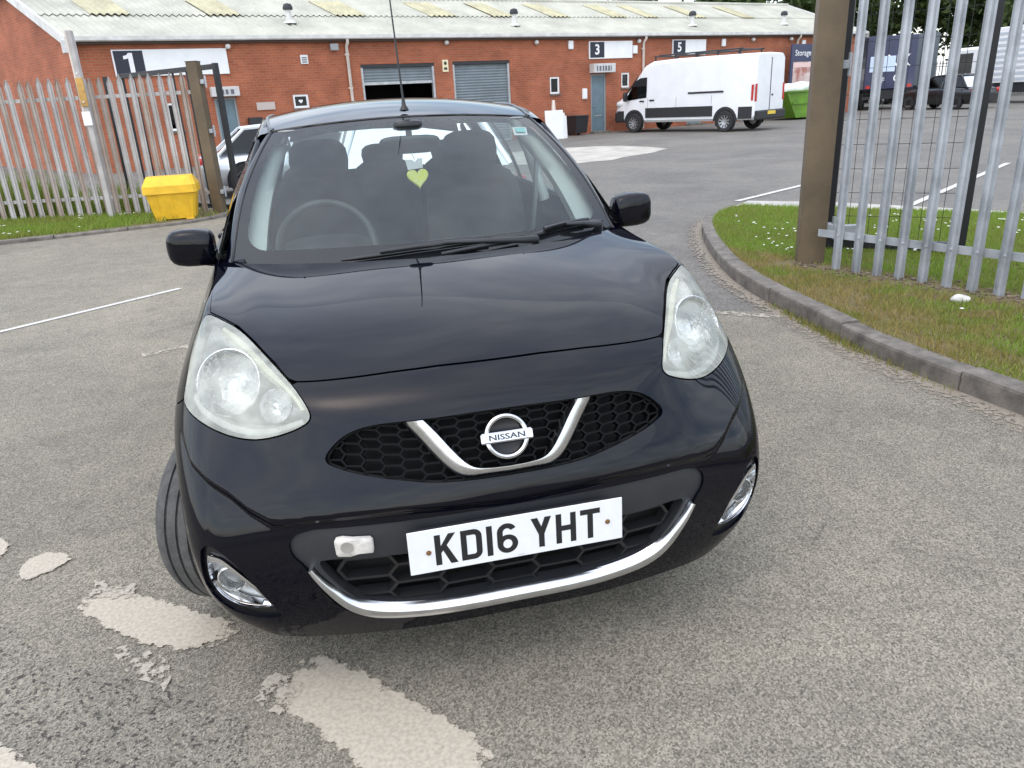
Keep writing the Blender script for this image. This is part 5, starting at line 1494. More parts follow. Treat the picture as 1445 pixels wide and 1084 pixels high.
# V-shaped chrome bar
def band(path_in, path_out, bulge, material, name, parent, n=6, off=0.0, mir=None, lift=0.0, facet=False):
    """raised strip between two (u, v) polylines"""
    pi = np.array(path_in, float); po = np.array(path_out, float); V = []; F = []
    for i in range(len(pi)):
        for k in range(n + 1):
            t = k / n; uv = pi[i] * (1 - t) + po[i] * t
            P_, N_ = surf([uv[0]], [uv[1]]); h = off + bulge * math.sin(math.pi * (.12 + .76 * t)) ** .7 + lift * t * t
            if facet: h = off + bulge * float(np.interp(t, [0, .2, .4, .6, .8, 1], [.1, 1, .95, .62, .28, -.05]))
            V.append(P_[0] + N_[0] * (h if 0 < k < n else off - .012))
    m = n + 1
    for i in range(len(pi) - 1):
        for k in range(n): F.append((i * m + k, i * m + k + 1, (i + 1) * m + k + 1, (i + 1) * m + k))
    F.append(tuple(range(m))); F.append(tuple((len(pi) - 1) * m + k for k in range(m))[::-1])
    V = [np.array(p) * np.array(mir) for p in V] if mir is not None else V
    return MB().add(V, F).build(name, material, parent, 50)
def dens(pl, k=5):
    pl = np.array(pl, float); out_ = [pl[0]]
    for i in range(len(pl) - 1):
        for j in range(1, k + 1): out_.append(pl[i] + (pl[i + 1] - pl[i]) * j / k)
    return np.array(out_)
def spline_pl(pl, n):
    """Catmull-Rom through points"""
    P = np.array(pl, float); E = np.concatenate([[2 * P[0] - P[1]], P, [2 * P[-1] - P[-2]]]); out_ = []
    for i in range(len(P) - 1):
        a, b, c, d = E[i:i + 4]
        for t in np.linspace(0, 1, n, endpoint=False):
            out_.append(.5 * ((2 * b) + (-a + c) * t + (2 * a - 5 * b + 4 * c - d) * t * t + (-a + 3 * b - 3 * c + d) * t ** 3))
    return np.array(out_ + [P[-1]])
v_in = [(.80, 4.97), (.68, 4.62), (.56, 4.25), (.44, 3.94), (.34, 3.80), (.2, 3.745), (0, 3.73)]
v_out = [(1.08, 4.94), (.94, 4.53), (.80, 4.12), (.65, 3.76), (.49, 3.58), (.25, 3.56), (0, 3.55)]
for sd in (1, -1):
    q1 = np.array(v_in) * np.array([sd, 1]); q2 = np.array(v_out) * np.array([sd, 1])
    band(spline_pl(q1, 4), spline_pl(q2, 4), .012, M_CHROME2, 'grille_chrome_arm', gr, 5, -.002, facet=True)
# badge
P_, N_ = surf([0.0], [4.33]); n_ = Vector(N_[0]); c0_ = Vector(P_[0]) + n_ * .008
bx = Vector((1, 0, 0)); by = n_.cross(bx).normalized()
if by.z < 0: by = -by
BM = Matrix(((bx.x, by.x, n_.x, c0_.x), (bx.y, by.y, n_.y, c0_.y), (bx.z, by.z, n_.z, c0_.z), (0, 0, 0, 1)))
mb = MB(); prof = [(.0415, 0), (.0435, .006), (.048, .008), (.0525, .006), (.0545, 0), (.0545, -.012), (.0415, -.012), (.0415, 0)]
mb.lathe(prof, 56, BM); bd = mb.build('badge', M_CHROME2, gr, 40)
mb = MB().box((-.062, -.0125, -.008), (.062, .0125, .0115), .003, BM); mb.build('badge_bar', M_CHROME2, bd)
me = text_mesh('NISSAN', .0185, .0006, bold=.0004); o = link('badge_lettering', me, mat('badge_ink', (.03, .035, .04), .4), bd); o.matrix_local = BM @ Matrix.Translation((0, -.0005, .0123)) @ Matrix.Diagonal((1.42, 1.0, 1, 1))
mb = MB().lathe([(0, -.02), (.03, -.019), (.0415, -.014)], 40, BM); mb.build('badge_back', M_PLAST2, bd, 60)
# ---- lower intake
A, F = inside(SK, FK, sdf(SK, INTs))
V, LF = lip(A, F, 0, .02)
A2, F2 = outside(A, F, sdf(A, OPNs))
ip = skin_obj('intake_panel', A2, F2, M_PLAST, car, 'both', -.008, .03)
for sd in (1, -1): link('intake_surround', np_mesh('intake_surround', V * np.array([sd, 1, 1.]), LF if sd < 0 else LF[:, ::-1], None, False), M_PAINTC, ip)
A2, F2 = inside(A, F, sdf(A, OPNs), -.01)
skin_obj('intake_backing', A2, F2, M_VOID, ip, 'both', -.075, 0)
V, LF = lip(A2, F2, .012, .078)
for sd in (1, -1): link('intake_wall', np_mesh('intake_wall', V * np.array([sd, 1, 1.]), LF, None, False), M_VOID, ip)
honeycomb(OPNs, .60, .22, .72, .008, .022, .05, 2.2, (.8, 2.5)).build('intake_mesh', mat('intake_black', (.011, .011, .012), .55), ip)
ch_o = [(2.17, 2.13), (2.09, 1.88), (2.01, 1.64), (1.90, 1.34), (1.78, 1.05), (1.64, .82), (1.48, .66), (1.15, .545), (.78, .48), (.4, .455), (0, .45)]
ch_i = [(2.07, 2.15), (1.97, 1.92), (1.84, 1.66), (1.73, 1.46), (1.60, 1.29), (1.46, 1.18), (1.28, 1.09), (1.0, 1.01), (.7, .97), (.39, .955), (0, .95)]
ch_m = (np.array(ch_o) * .72 + np.array(ch_i) * .28)
ch_k = (np.array(ch_o) * .12 + np.array(ch_i) * .88)
full = lambda q: np.concatenate([spline_pl(q, 3), (spline_pl(q, 3) * np.array([-1, 1]))[::-1][1:]])
ch_c = np.array(ch_o) * .64 + np.array(ch_i) * .36
band(full(ch_k), full(ch_c), .012, M_CHROME2, 'chrome_strip', ip, 6, .001, lift=.010)
# tow-eye cover
P_, N_ = surf([-1.655], [2.5]); n_ = Vector(N_[0]); c1_ = Vector(P_[0])
tx = Vector((1, 0, 0)); tx = (tx - n_ * tx.dot(n_)).normalized(); ty = n_.cross(tx)
if ty.z < 0: ty = -ty
TM = Matrix(((tx.x, ty.x, n_.x, c1_.x), (tx.y, ty.y, n_.y, c1_.y), (tx.z, ty.z, n_.z, c1_.z), (0, 0, 0, 1)))
pts = [(-.042, -.018), (-.038, -.025), (-.01, -.027), (.012, -.021), (.044, -.02), (.046, -.014), (.046, .014), (.04, .021), (.0, .022), (-.022, .026), (-.038, .024), (-.043, .016)]
mb = MB(); n = len(pts)
V = [TM @ Vector((x * 1.0, y, -.005)) for x, y in pts] + [TM @ Vector((x, y, .004)) for x, y in pts] + [TM @ Vector((x * .93, y * .88, .008)) for x, y in pts] + [TM @ Vector((0, 0, .0085))]
Fq = [(i, (i + 1) % n, (i + 1) % n + n, i + n) for i in range(n)] + [(i + n, (i + 1) % n + n, (i + 1) % n + 2 * n, i + 2 * n) for i in range(n)] + [(i + 2 * n, (i + 1) % n + 2 * n, 3 * n) for i in range(n)]
te = mb.add(V, Fq).build('tow_eye_cover', mat('unpainted_plastic', (.58, .55, .5), .6, var=.15, vscale=40), ip, 50, label='pale unpainted tow eye cover')
MB().lathe([(0, .0088), (.010, .0092), (.015, .0100)], 18, TM @ Matrix.Translation((-.014, .002, .0006))).build('finger_dent', mat('dent_grey', (.3, .28, .25), .7), te, 60)
# ---- number plate
pm_ = thing_parent = bpy.data.objects.new('number_plate', None)
pl_y, pl_z = -.0255, .4865
tilt = R(-1.5)
PMt = Matrix.Translation((0, pl_y, pl_z)) @ Matrix.Rotation(tilt, 4, 'X')
bpy.data.objects.remove(pm_, do_unlink=True)
np_o = MB().box((-.26, -.002, -.0555), (.26, .002, .0555), .0012, PMt).build('number_plate', mat('plate_white', (.74, .745, .75), .35, var=.03, vscale=30), car)
MB().box((-.24, .002, -.045), (.24, .03, .045), 0, PMt).build('plate_plinth', M_PLAST, np_o)
M_INK = mat('plate_ink', (.012, .012, .014), .45)
def glyphs(txt):
    W_, H_, T_ = .05, .079, .014; x = 0; mb = MB(); k = 0
    def poly(pts, dz): mb.add([(x + a, -.0024 - dz, b) for a, b in pts], [tuple(range(len(pts)))])
    def arc(cx_, cz_, ro, ri, a0, a1, sx=1., n=14, dz=0):
        pts = [(cx_ + math.cos(a0 + (a1 - a0) * i / n) * ro * sx, cz_ + math.sin(a0 + (a1 - a0) * i / n) * ro) for i in range(n + 1)]
        pin = [(cx_ + math.cos(a0 + (a1 - a0) * i / n) * (ro * sx - T_), cz_ + math.sin(a0 + (a1 - a0) * i / n) * ri) for i in range(n + 1)]
        for i in range(n): mb.add([(x + p[0], -.0024 - dz, p[1]) for p in (pts[i], pts[i + 1], pin[i + 1], pin[i])], [(0, 1, 2, 3)])
    R4 = lambda a, b, c, d: [(a, b), (c, b), (c, d), (a, d)]
    e = .00006
    for ch in txt:
        if ch == ' ': x += .022; continue
        if ch == 'K':
            poly(R4(0, 0, T_, H_), 0); poly([(T_, .030), (T_, .047), (.034, H_), (.05, H_)], e) if 0 else poly([(T_ - .002, .028), (T_ - .002, .046), (.033, H_), (.050, H_)][::1], e); poly([(.016, .043), (.026, .053), (.052, 0), (.035, 0)], 2 * e)
        elif ch == 'D':
            poly(R4(0, 0, T_, H_), 0); poly(R4(T_, 0, .03, T_), 0); poly(R4(T_, H_ - T_, .03, H_), 0)
            arc(.03, H_ - .02, .02, .02 - T_, 0, math.pi / 2, 1.); arc(.03, .02, .02, .02 - T_, -math.pi / 2, 0, 1.); poly(R4(.05 - T_, .02, .05, H_ - .02), 0)
        elif ch == '1':
            poly(R4(0, 0, T_, H_), 0)
        elif ch == '6':
            rb = .022
            arc(.025, .0245, .0245, .0245 - T_ * .9, 0, 2 * math.pi, 1.02, 28)
            poly([(0, .024), (T_, .024), (T_, .056), (0, .056)], e); arc(.024, .055, .024, .024 - T_ * .95, math.radians(25), math.pi, 1., 14, 2 * e)
        elif ch == 'Y':
            poly([(0, H_), (.016, H_), (.025, .055), (.018, .034)], 0); poly([(.034, H_), (.05, H_), (.032, .034), (.025, .055)], 0); poly([(.018, 0), (.032, 0), (.032, .034), (.025, .055), (.018, .034)], e)
        elif ch == 'H':
            poly(R4(0, 0, T_, H_), 0); poly(R4(.05 - T_, 0, .05, H_), 0); poly(R4(T_, .033, .05 - T_, .033 + T_), 0)
        elif ch == 'T':
            poly(R4(0, H_ - T_, .05, H_), 0); poly(R4(.018, 0, .032, H_ - T_), 0)
        x += (T_ if ch == '1' else W_) + .011
    return mb, x - .011
xcur = -.402 / 2 + .002
for ch in 'KD16 YHT':
    if ch == ' ':
        xcur += .022; continue
    gb, gw = glyphs(ch)
    o = MB().add([PMt @ Vector((p[0] + xcur, p[1], p[2] - .0395)) for p in gb.v], gb.f).build('plate_letter', M_INK, np_o)
    xcur += gw + .011
    _bm = bmesh.new(); _bm.from_mesh(o.data)
    bmesh.ops.remove_doubles(_bm, verts=_bm.verts, dist=1e-5)
    for _f in _bm.faces:
        if _f.normal.y > 0: _f.normal_flip()
    _bm.to_mesh(o.data); _bm.free()
for x in (-.214, .222):
    sc = MB().lathe([(0, .004), (.005, .0035), (.0065, 0)], 12, PMt @ Matrix.Translation((x, -.002, -.003)) @ Matrix.Rotation(R(90), 4, 'X')).build('plate_screw', mat('rusty_screw', (.16, .08, .03), .8), np_o, 60)
me = text_mesh('......', .012, 0); o = link('plate_small_print', me, M_INK, np_o); o.matrix_local = PMt @ Matrix.Translation((.005, -.0026, -.047)) @ Matrix.Rotation(R(90), 4, 'X')

# ---- headlamps
def frame_at(P, n_, xh=Vector((1, 0, 0))):
    n_ = Vector(n_).normalized(); x_ = (xh - n_ * xh.dot(n_)).normalized(); y_ = n_.cross(x_); P = Vector(P)
    return Matrix(((x_.x, y_.x, n_.x, P.x), (x_.y, y_.y, n_.y, P.y), (x_.z, y_.z, n_.z, P.z), (0, 0, 0, 1)))
for sd in (1, -1):
    A, F = inside(SK, FK, sdf(SK, HLs), .0015)
    hl = skin_obj('headlamp', A, F, M_LENS, car, sd, .001, 0)
    hl['label'] = 'hazy clear headlamp lens'
    V, LF = lip(A, F, -.001, .03); link('headlamp_gasket', np_mesh('headlamp_gasket', V * np.array([sd, 1, 1.]), LF if sd < 0 else LF[:, ::-1], None, False), M_PLAST2, hl)
    A2, F2 = inside(SK, FK, sdf(SK, HLs), -.004)
    skin_obj('headlamp_housing', A2, F2, M_LAMPIN, hl, sd, -.085, 0)
    V, LF = lip(A2, F2, .028, .087); link('housing_wall', np_mesh('housing_wall', V * np.array([sd, 1, 1.]), LF if sd < 0 else LF[:, ::-1], None, False), M_LAMPIN, hl)
    # main reflector bowl and side lamp bowl
    for uv, rr, dep, wn in (((3.36, 5.66), .083, .060, .56), ((2.50, 5.28), .040, .030, .62)):
        P_, N_ = surf([uv[0]], [uv[1]]); nn_ = N_[0] * wn + np.array([.10, -.99, .08]) * (1 - wn); nn_ /= np.linalg.norm(nn_)
        ctr = (P_[0] - N_[0] * (.021 if rr > .05 else .016)) * np.array([sd, 1, 1.]); nn_ = nn_ * np.array([sd, 1, 1.])
        Mf = frame_at(ctr, nn_)
        prof = [(rr * 1.03, -.004), (rr * 1.03, .003), (rr * 1.0, .004), (rr * .97, 0)] + [(rr * t, -dep * (1 - t * t)) for t in (.95, .85, .7, .55, .4, .25, .12)] + [(.0, -dep)]
        mbw = MB().lathe(prof, 40, Mf)
        bw = mbw.build('reflector', M_REFL, hl, 50)
        MB().lathe([(0, -dep + .035), (.012 if rr > .05 else .008, -dep + .033), (.014 if rr > .05 else .009, -dep + .02), (.014 if rr > .05 else .009, -dep)], 16, Mf).build('bulb', M_CHROME, hl, 50)
    # lower indicator strip and inner pale edge trim
    st_i = spline_pl([(2.15, 4.98), (2.5, 4.80), (2.85, 4.74), (3.2, 4.80), (3.55, 4.93), (3.85, 5.08), (4.0, 5.2)], 4) * np.array([sd, 1]); st_o = spline_pl([(2.13, 4.78), (2.48, 4.61), (2.83, 4.525), (3.15, 4.55), (3.5, 4.67), (3.85, 4.85), (4.05, 4.98)], 4) * np.array([sd, 1])
    band(st_i, st_o, .012, mat('indicator_lens', (.62, .64, .60), .25), 'indicator', hl, 5, -.030)
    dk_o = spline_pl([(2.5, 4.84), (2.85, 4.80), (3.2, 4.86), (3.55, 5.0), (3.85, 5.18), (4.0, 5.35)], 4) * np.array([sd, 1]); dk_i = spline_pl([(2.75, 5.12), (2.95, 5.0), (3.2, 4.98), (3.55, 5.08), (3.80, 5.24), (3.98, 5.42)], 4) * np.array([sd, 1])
    band(dk_i, dk_o, .003, mat('lamp_shading_grey', (.09, .095, .1), .4), 'shading_crescent', hl, 4, -.034)  # dark grey band paints the chrome shading between bowl and indicator
    e_o = spline_pl([(2.02, 5.25), (2.09, 5.72), (2.22, 6.02), (2.42, 6.26), (2.8, 6.57), (3.2, 6.83), (3.5, 6.92)], 4) * np.array([sd, 1]); e_i = spline_pl([(2.12, 5.2), (2.19, 5.62), (2.34, 5.88), (2.60, 6.08), (3.0, 6.38), (3.36, 6.64), (3.58, 6.78)], 4) * np.array([sd, 1])
    band(e_i, e_o, .006, mat('yellowed_trim', (.66, .66, .48), .5), 'edge_trim', hl, 4, -.014)
# ---- fog lamps
for sd in (1, -1):
    A, F = inside(SK, FK, sdf(SK, FOGSs))
    A2, F2 = outside(A, F, sdf(A, FOGs_))
    fs = skin_obj('fog_lamp_surround', A2, F2, M_PLAST2, car, sd, -.010, .02)
    V, LF = lip(A, F, 0, .012); link('surround_edge', np_mesh('surround_edge', V * np.array([sd, 1, 1.]), LF if sd < 0 else LF[:, ::-1], None, False), M_PAINTC, fs)
    A2, F2 = inside(SK, FK, sdf(SK, FOGs_), .0)
    skin_obj('bezel', A2, F2, M_LAMPIN, fs, sd, -.028, 0)
    V, LF = lip(A2, F2, .004, .03); link('bezel_wall', np_mesh('bezel_wall', V * np.array([sd, 1, 1.]), LF if sd < 0 else LF[:, ::-1], None, False), M_CHROME, fs)
    # chrome upper edge
    e_o = spline_pl([(3.60, 2.36), (3.32, 2.31), (2.99, 2.01), (2.72, 1.66), (2.58, 1.33)], 4) * np.array([sd, 1]); e_i = spline_pl([(3.62, 2.16), (3.36, 2.17), (3.06, 1.92), (2.80, 1.60), (2.66, 1.36)], 4) * np.array([sd, 1])
    band(e_i, e_o, .008, M_CHROME, 'chrome_edge', fs, 4, -.008)
    e_o = spline_pl([(3.64, 1.78), (3.52, 1.55), (3.25, 1.37), (2.95, 1.31), (2.64, 1.31)], 4) * np.array([sd, 1]); e_i = spline_pl([(3.52, 1.80), (3.42, 1.64), (3.2, 1.49), (2.95, 1.40), (2.70, 1.34)], 4) * np.array([sd, 1])
    band(e_i, e_o, .006, M_CHROME, 'chrome_edge', fs, 4, -.012)
    P_, N_ = surf([3.24], [1.88]); nn_ = N_[0] * .5 + np.array([.0, -1, 0]) * .5; ctr = (P_[0] - N_[0] * .018) * np.array([sd, 1, 1.]); Mf = frame_at(ctr, nn_ * np.array([sd, 1, 1.]))
    lm = MB().lathe([(.036, -.02), (.036, .006), (.032, .008), (.030, .004), (.028, -.006), (.018, -.02), (0, -.028)], 32, Mf).build('lamp', M_REFL, fs, 50)
    MB().lathe([(.031, .005), (.022, .010), (.01, .0125), (0, .013)], 28, Mf).build('lamp_lens', M_FOGL, fs, 60)

# ---- greenhouse
def W(a, b, off=0.0):
    a = np.asarray(a, float); b = np.asarray(b, float)
    x = .665 * a * (1 - b) + .509 * a * b + np.sign(a) * a * a * .024 * np.sin(np.pi * np.clip(b, 0, 1))
    y = (.90 + .219 * a * a) * (1 - b) + (1.60 + .063 * a * a) * b
    z = (.975 + .023 * a * a) * (1 - b) + (1.405 - .028 * a * a) * b
    k = .018 * 4 * b * (1 - b) + off
    return np.stack([x, y - k * .53, z + k * .85], -1)
def wpatch(a0, a1, b0, b1, na, nb, off=0.0):
    aa, bb = np.meshgrid(np.linspace(a0, a1, na), np.linspace(b0, b1, nb), indexing='ij')
    V = W(aa.ravel(), bb.ravel(), off); F = [(i * nb + j, (i + 1) * nb + j, (i + 1) * nb + j + 1, i * nb + j + 1) for i in range(na - 1) for j in range(nb - 1)]
    return V, F
# windscreen with black border: inside region clear
def wmesh(test, off):
    na, nb = 161, 81
    aa, bb = np.meshgrid(np.linspace(-1, 1, na), np.linspace(-.03, 1, nb), indexing='ij'); a = aa.ravel(); b = bb.ravel()
    P = W(a, b, off); A = np.concatenate([P, np.zeros((len(a), 3)), a[:, None], b[:, None]], 1)
    i, j = np.meshgrid(np.arange(na - 1), np.arange(nb - 1), indexing='ij'); q = (i * nb + j).ravel()
    F = np.concatenate([np.stack([q, q + nb, q + nb + 1], -1), np.stack([q, q + nb + 1, q + 1], -1)])
    return clip(A, F, test(a, b))
def frit_sd(a, b):
    """negative in the clear part of the screen: rounded box in (a, b)"""
    lo = .105 - .055 * np.abs(a) ** 2 + .0 * a; hi = .955
    cx, cb = 0, (lo + hi) / 2; hx = .945 - .0 * b; hb = (hi - lo) / 2
    rx = .11
    qx = np.abs(a) - hx + rx; qb = (np.abs(b - cb) - hb) * .9 + rx
    return np.hypot(np.maximum(qx, 0), np.maximum(qb, 0)) + np.minimum(np.maximum(qx, qb), 0) - rx
A, F = wmesh(lambda a, b: frit_sd(a, b), 0); ws = link('windscreen', np_mesh('windscreen', A[:, :3], F), M_WSG, car)
A, F = wmesh(lambda a, b: -frit_sd(a, b), 0); link('screen_border', np_mesh('screen_border', A[:, :3], F), M_FRIT, ws)
# cowl panel under the wipers
V, F_ = wpatch(-1.02, 1.02, -.10, -.028, 40, 3, -.012); MB().add(V, F_).build('cowl_panel', M_PLAST, car, 60)
mb = MB()
for a0 in np.linspace(-.9, .9, 31)[:-1]:
    p = W(a0, -.02, -.004); q = W(a0 + .05, -.02, -.004); mb.tube([p, q], .006, 6)
mb.build('cowl_seal', M_PLAST2, car, 60)
# pillars, roof rails
def ruled(rows, name, material, parent, ang=60):
    V = [p for r_ in rows for p in r_]; n = len(rows[0]); F = [(i * n + j, i * n + j + 1, (i + 1) * n + j + 1, (i + 1) * n + j) for i in range(len(rows) - 1) for j in range(n - 1)]
    return MB().add(V, F).build(name, material, parent, ang)
bs = np.linspace(-.03, 1.03, 24)
for sd in (1, -1):
    rows = []
    for b in bs:
        e = W(1.0, b); tb = min(max(b, 0), 1)
        o1 = e + np.array([.014, .02, .006]); wdt = .05 - .012 * tb
        o2 = e + np.array([.034 * (1 - tb) + .028 * tb, .07 + .05 * (1 - tb), -.004 - .01 * tb])
        o3 = o2 + np.array([.006, .03, -.02])
        rows.append([tuple(np.array(q) * np.array([sd, 1, 1.])) for q in (e + np.array([0, .002, -.008]), e + np.array([.004, .002, .002]), o1, (o1 + o2) / 2 + np.array([.004, 0, .006]), o2, o3)])
    ruled(rows, 'windscreen_pillar', M_PAINTC, car)
    mb = MB().tube([tuple((W(1.0, b) + np.array([.002, .003, .001])) * np.array([sd, 1, 1.])) for b in bs], .0045, 6); mb.build('screen_seal', M_PLAST2, car, 60)
    # side glass and frames
    yb = np.array([1.24, 1.45, 1.75, 2.1, 2.45, 2.8, 3.1, 3.32]); xb = np.array([.722, .742, .752, .757, .757, .747, .722, .69]); zb = np.array([.992, .993, .997, 1.003, 1.01, 1.02, 1.03, 1.04])
    yt = np.array([1.46, 1.62, 1.82, 2.12, 2.45, 2.78, 3.05, 3.2]); xt = np.array([.615, .575, .548, .553, .552, .54, .52, .50]); zt = np.array([1.23, 1.335, 1.398, 1.42, 1.42, 1.405, 1.38, 1.35])
    rows = []
    for k in range(8):
        rows.append([(sd * (xb[k] * (1 - t) + xt[k] * t + .022 * math.sin(math.pi * t)), yb[k] * (1 - t) + yt[k] * t, zb[k] * (1 - t) + zt[k] * t) for t in np.linspace(0, 1, 7)])
    ruled(rows, 'side_glass', M_SIDEG, car)
    fr = MB(); lowr = [r_[0] for r_ in rows]; upr = [r_[-1] for r_ in rows]
    fr.tube([(p[0] + sd * .004, p[1], p[2]) for p in lowr], .012, 8).build('window_frame', M_PIANO, car, 60)
    MB().tube([(p[0] - sd * .004, p[1], p[2] - .004) for p in upr], .011, 8).build('window_frame', M_PAINTC, car, 60)
    for k, wd_ in ((3, .05), (5, .05)):
        mb = MB(); V = []
        for p in rows[k]: V += [(p[0] + sd * .006, p[1] - wd_, p[2]), (p[0] + sd * .006, p[1] + wd_, p[2])]
        mb.add(V, [(2 * j, 2 * j + 1, 2 * j + 3, 2 * j + 2) for j in range(6)]).build('door_pillar', M_PIANO, car, 60)
    # body-colour panel between shoulder and glass, rear quarter
    mb = MB(); V = []
    for k in range(6, 8):
        for p in rows[k]: V.append((p[0] + sd * .008, p[1], p[2]))
    mb.add(V, [(j, j + 1, 7 + j + 1, 7 + j) for j in range(6)]).build('rear_quarter', M_PAINTC, car, 60)
    # shoulder strip joining the skin to the glass
    rowsS = []
    for y in np.linspace(1.2, 3.35, 24):
        q = SK[(SK[:, 7] > 8.99) & (SK[:, 6] > 4.5)]; i = np.argmin(np.abs(q[:, 1] - y)); p0 = q[i, :3]
        xg = np.interp(y, yb, xb); zg = np.interp(y, yb, zb)
        rowsS.append([(sd * p0[0], p0[1], p0[2]), (sd * (xg - .01), y, zg - .004)])
    ruled(rowsS, 'waist_strip', M_PIANO, car)
    # triangle panel at mirror base
    MB().add([(sd * .718, 1.13, .985), (sd * .742, 1.34, .992), (sd * .665, 1.40, 1.165), (sd * .735, 1.335, 1.0)], [(0, 1, 2), (2, 1, 0)]).build('mirror_sail', M_PIANO, car)
# roof
def roof_pt(a, t):
    """a -1..1 across, t 0..1 front to rear"""
    y = 1.60 + .063 * a * a + t * (1.93 - .15 * a * a)
    hw = np.interp(t, [0, .08, .25, .6, 1], [.512, .53, .548, .545, .50])
    zc = np.interp(t, np.linspace(0, 1, 11), [1.408, 1.441, 1.463, 1.476, 1.482, 1.483, 1.479, 1.470, 1.455, 1.433, 1.40])
    z = zc - np.abs(a) ** 2.2 * np.interp(t, [0, .15, .4, 1], [.030, .042, .052, .055])
    return (hw * a, y, z)
na, ntt = 41, 61
V = [roof_pt(a, t) for a in np.linspace(-1, 1, na) for t in np.linspace(0, 1, ntt)]
zarr = np.array(V).reshape(na, ntt, 3)
for _ in range(25): zarr[:, 1:-1, 2] = zarr[:, 1:-1, 2] * .5 + (zarr[:, :-2, 2] + zarr[:, 2:, 2]) * .25
V = zarr.reshape(-1, 3)
F = [(i * ntt + j, (i + 1) * ntt + j, (i + 1) * ntt + j + 1, i * ntt + j + 1) for i in range(na - 1) for j in range(ntt - 1)]
rf = MB().add(V, F).build('roof', M_PAINTC, car, 80)
for sd in (0, -1):
    mb = MB().tube([tuple(zarr[sd, j] + np.array([0, 0, .001])) for j in range(0, ntt, 2)], .007, 6); mb.build('roof_channel', M_PLAST2, rf, 60)
mb = MB().tube([tuple(W(a, 1.0) + np.array([0, .003, .001])) for a in np.linspace(-1, 1, 40)], .005, 6); mb.build('header_seal', M_PLAST2, car, 60)
# cant rail between roof edge and side-glass top
for sd in (1, -1):
    rows = []
    for k in range(0, 61, 4):
        p = zarr[-1 if sd > 0 else 0, k]; y = p[1]
        xg = np.interp(y, yt, xt) + .012; zg = np.interp(y, yt, zt) - .004
        rows.append([tuple(p), (sd * (abs(p[0]) * .45 + xg * .55 + .008), y, p[2] * .6 + zg * .4 + .004), (sd * (xg + .006), y, zg), (sd * (xg + .004), y, zg - .02)])
    ruled(rows, 'cant_rail', M_PAINTC, car)
# rear hatch with glass
hx = .5
ruled([[(-hx, 3.38, 1.335), (-.25, 3.5, 1.385), (0, 3.53, 1.395), (.25, 3.5, 1.385), (hx, 3.38, 1.335)], [(-hx - .02, 3.43, 1.27), (-.27, 3.555, 1.31), (0, 3.585, 1.315), (.27, 3.555, 1.31), (hx + .02, 3.43, 1.27)]], 'tailgate_header', M_PAINTC, car)
ruled([[(-.52, 3.43, 1.27), (-.27, 3.555, 1.31), (0, 3.585, 1.315), (.27, 3.555, 1.31), (.52, 3.43, 1.27)], [(-.6, 3.5, 1.06), (-.3, 3.63, 1.075), (0, 3.66, 1.08), (.3, 3.63, 1.075), (.6, 3.5, 1.06)]], 'rear_window', M_SIDEG, car)
ruled([[(-.6, 3.5, 1.06), (-.3, 3.63, 1.075), (0, 3.66, 1.08), (.3, 3.63, 1.075), (.6, 3.5, 1.06)], [(-.64, 3.45, 1.03), (-.3, 3.62, 1.04), (0, 3.64, 1.045), (.3, 3.62, 1.04), (.64, 3.45, 1.03)]], 'tailgate', M_PAINTC, car)
for sd in (1, -1):
    MB().add([(sd * .52, 3.40, 1.30), (sd * .6, 3.46, 1.05), (sd * .69, 3.36, 1.035), (sd * .505, 3.22, 1.345)], [(0, 1, 2, 3), (3, 2, 1, 0)]).build('rear_pillar', M_PAINTC, car)
    MB().blob((sd * .68, 3.56, .86), (.1, .07, .16), .6, 14).build('tail_lamp', M_REDL, car, 60)

# ---- door mirrors
for sd in (1, -1):
    n = 28; mb = MB(); V = []; F = []
    # rounded, slightly tapered shell: sections along x
    secs = [(.742, .043, .047, 1.010), (.748, .052, .057, 1.013), (.765, .057, .062, 1.017), (.80, .059, .065, 1.020), (.838, .058, .065, 1.021), (.868, .053, .061, 1.022), (.885, .045, .053, 1.022), (.896, .030, .039, 1.021), (.902, .012, .017, 1.020)]
    for x, hy, hz, zc in secs:
        for k in range(n):
            th = 2 * math.pi * k / n; cy, sz = math.cos(th), math.sin(th)
            V.append((sd * x, 1.315 + hy * math.copysign(abs(cy) ** .6, cy) * (1.0 if cy < 0 else .5), zc + hz * math.copysign(abs(sz) ** .5, sz)))
    for i in range(len(secs) - 1):
        for k in range(n): F.append((i * n + k, i * n + (k + 1) % n, (i + 1) * n + (k + 1) % n, (i + 1) * n + k))
    F.append(tuple(range(n))); F.append(tuple((len(secs) - 1) * n + k for k in range(n))[::-1])
    m_ = mb.add(V, F).build('door_mirror', M_PAINTC, car, 50)
    MB().blob((sd * .735, 1.315, .972), (.055, .035, .022), .5, 14).build('mirror_foot', M_PLAST, m_, 60)
    MB().box((sd * .76, 1.347, .985), (sd * .885, 1.352, 1.07), .002).build('mirror_glass', M_CHROME, m_)

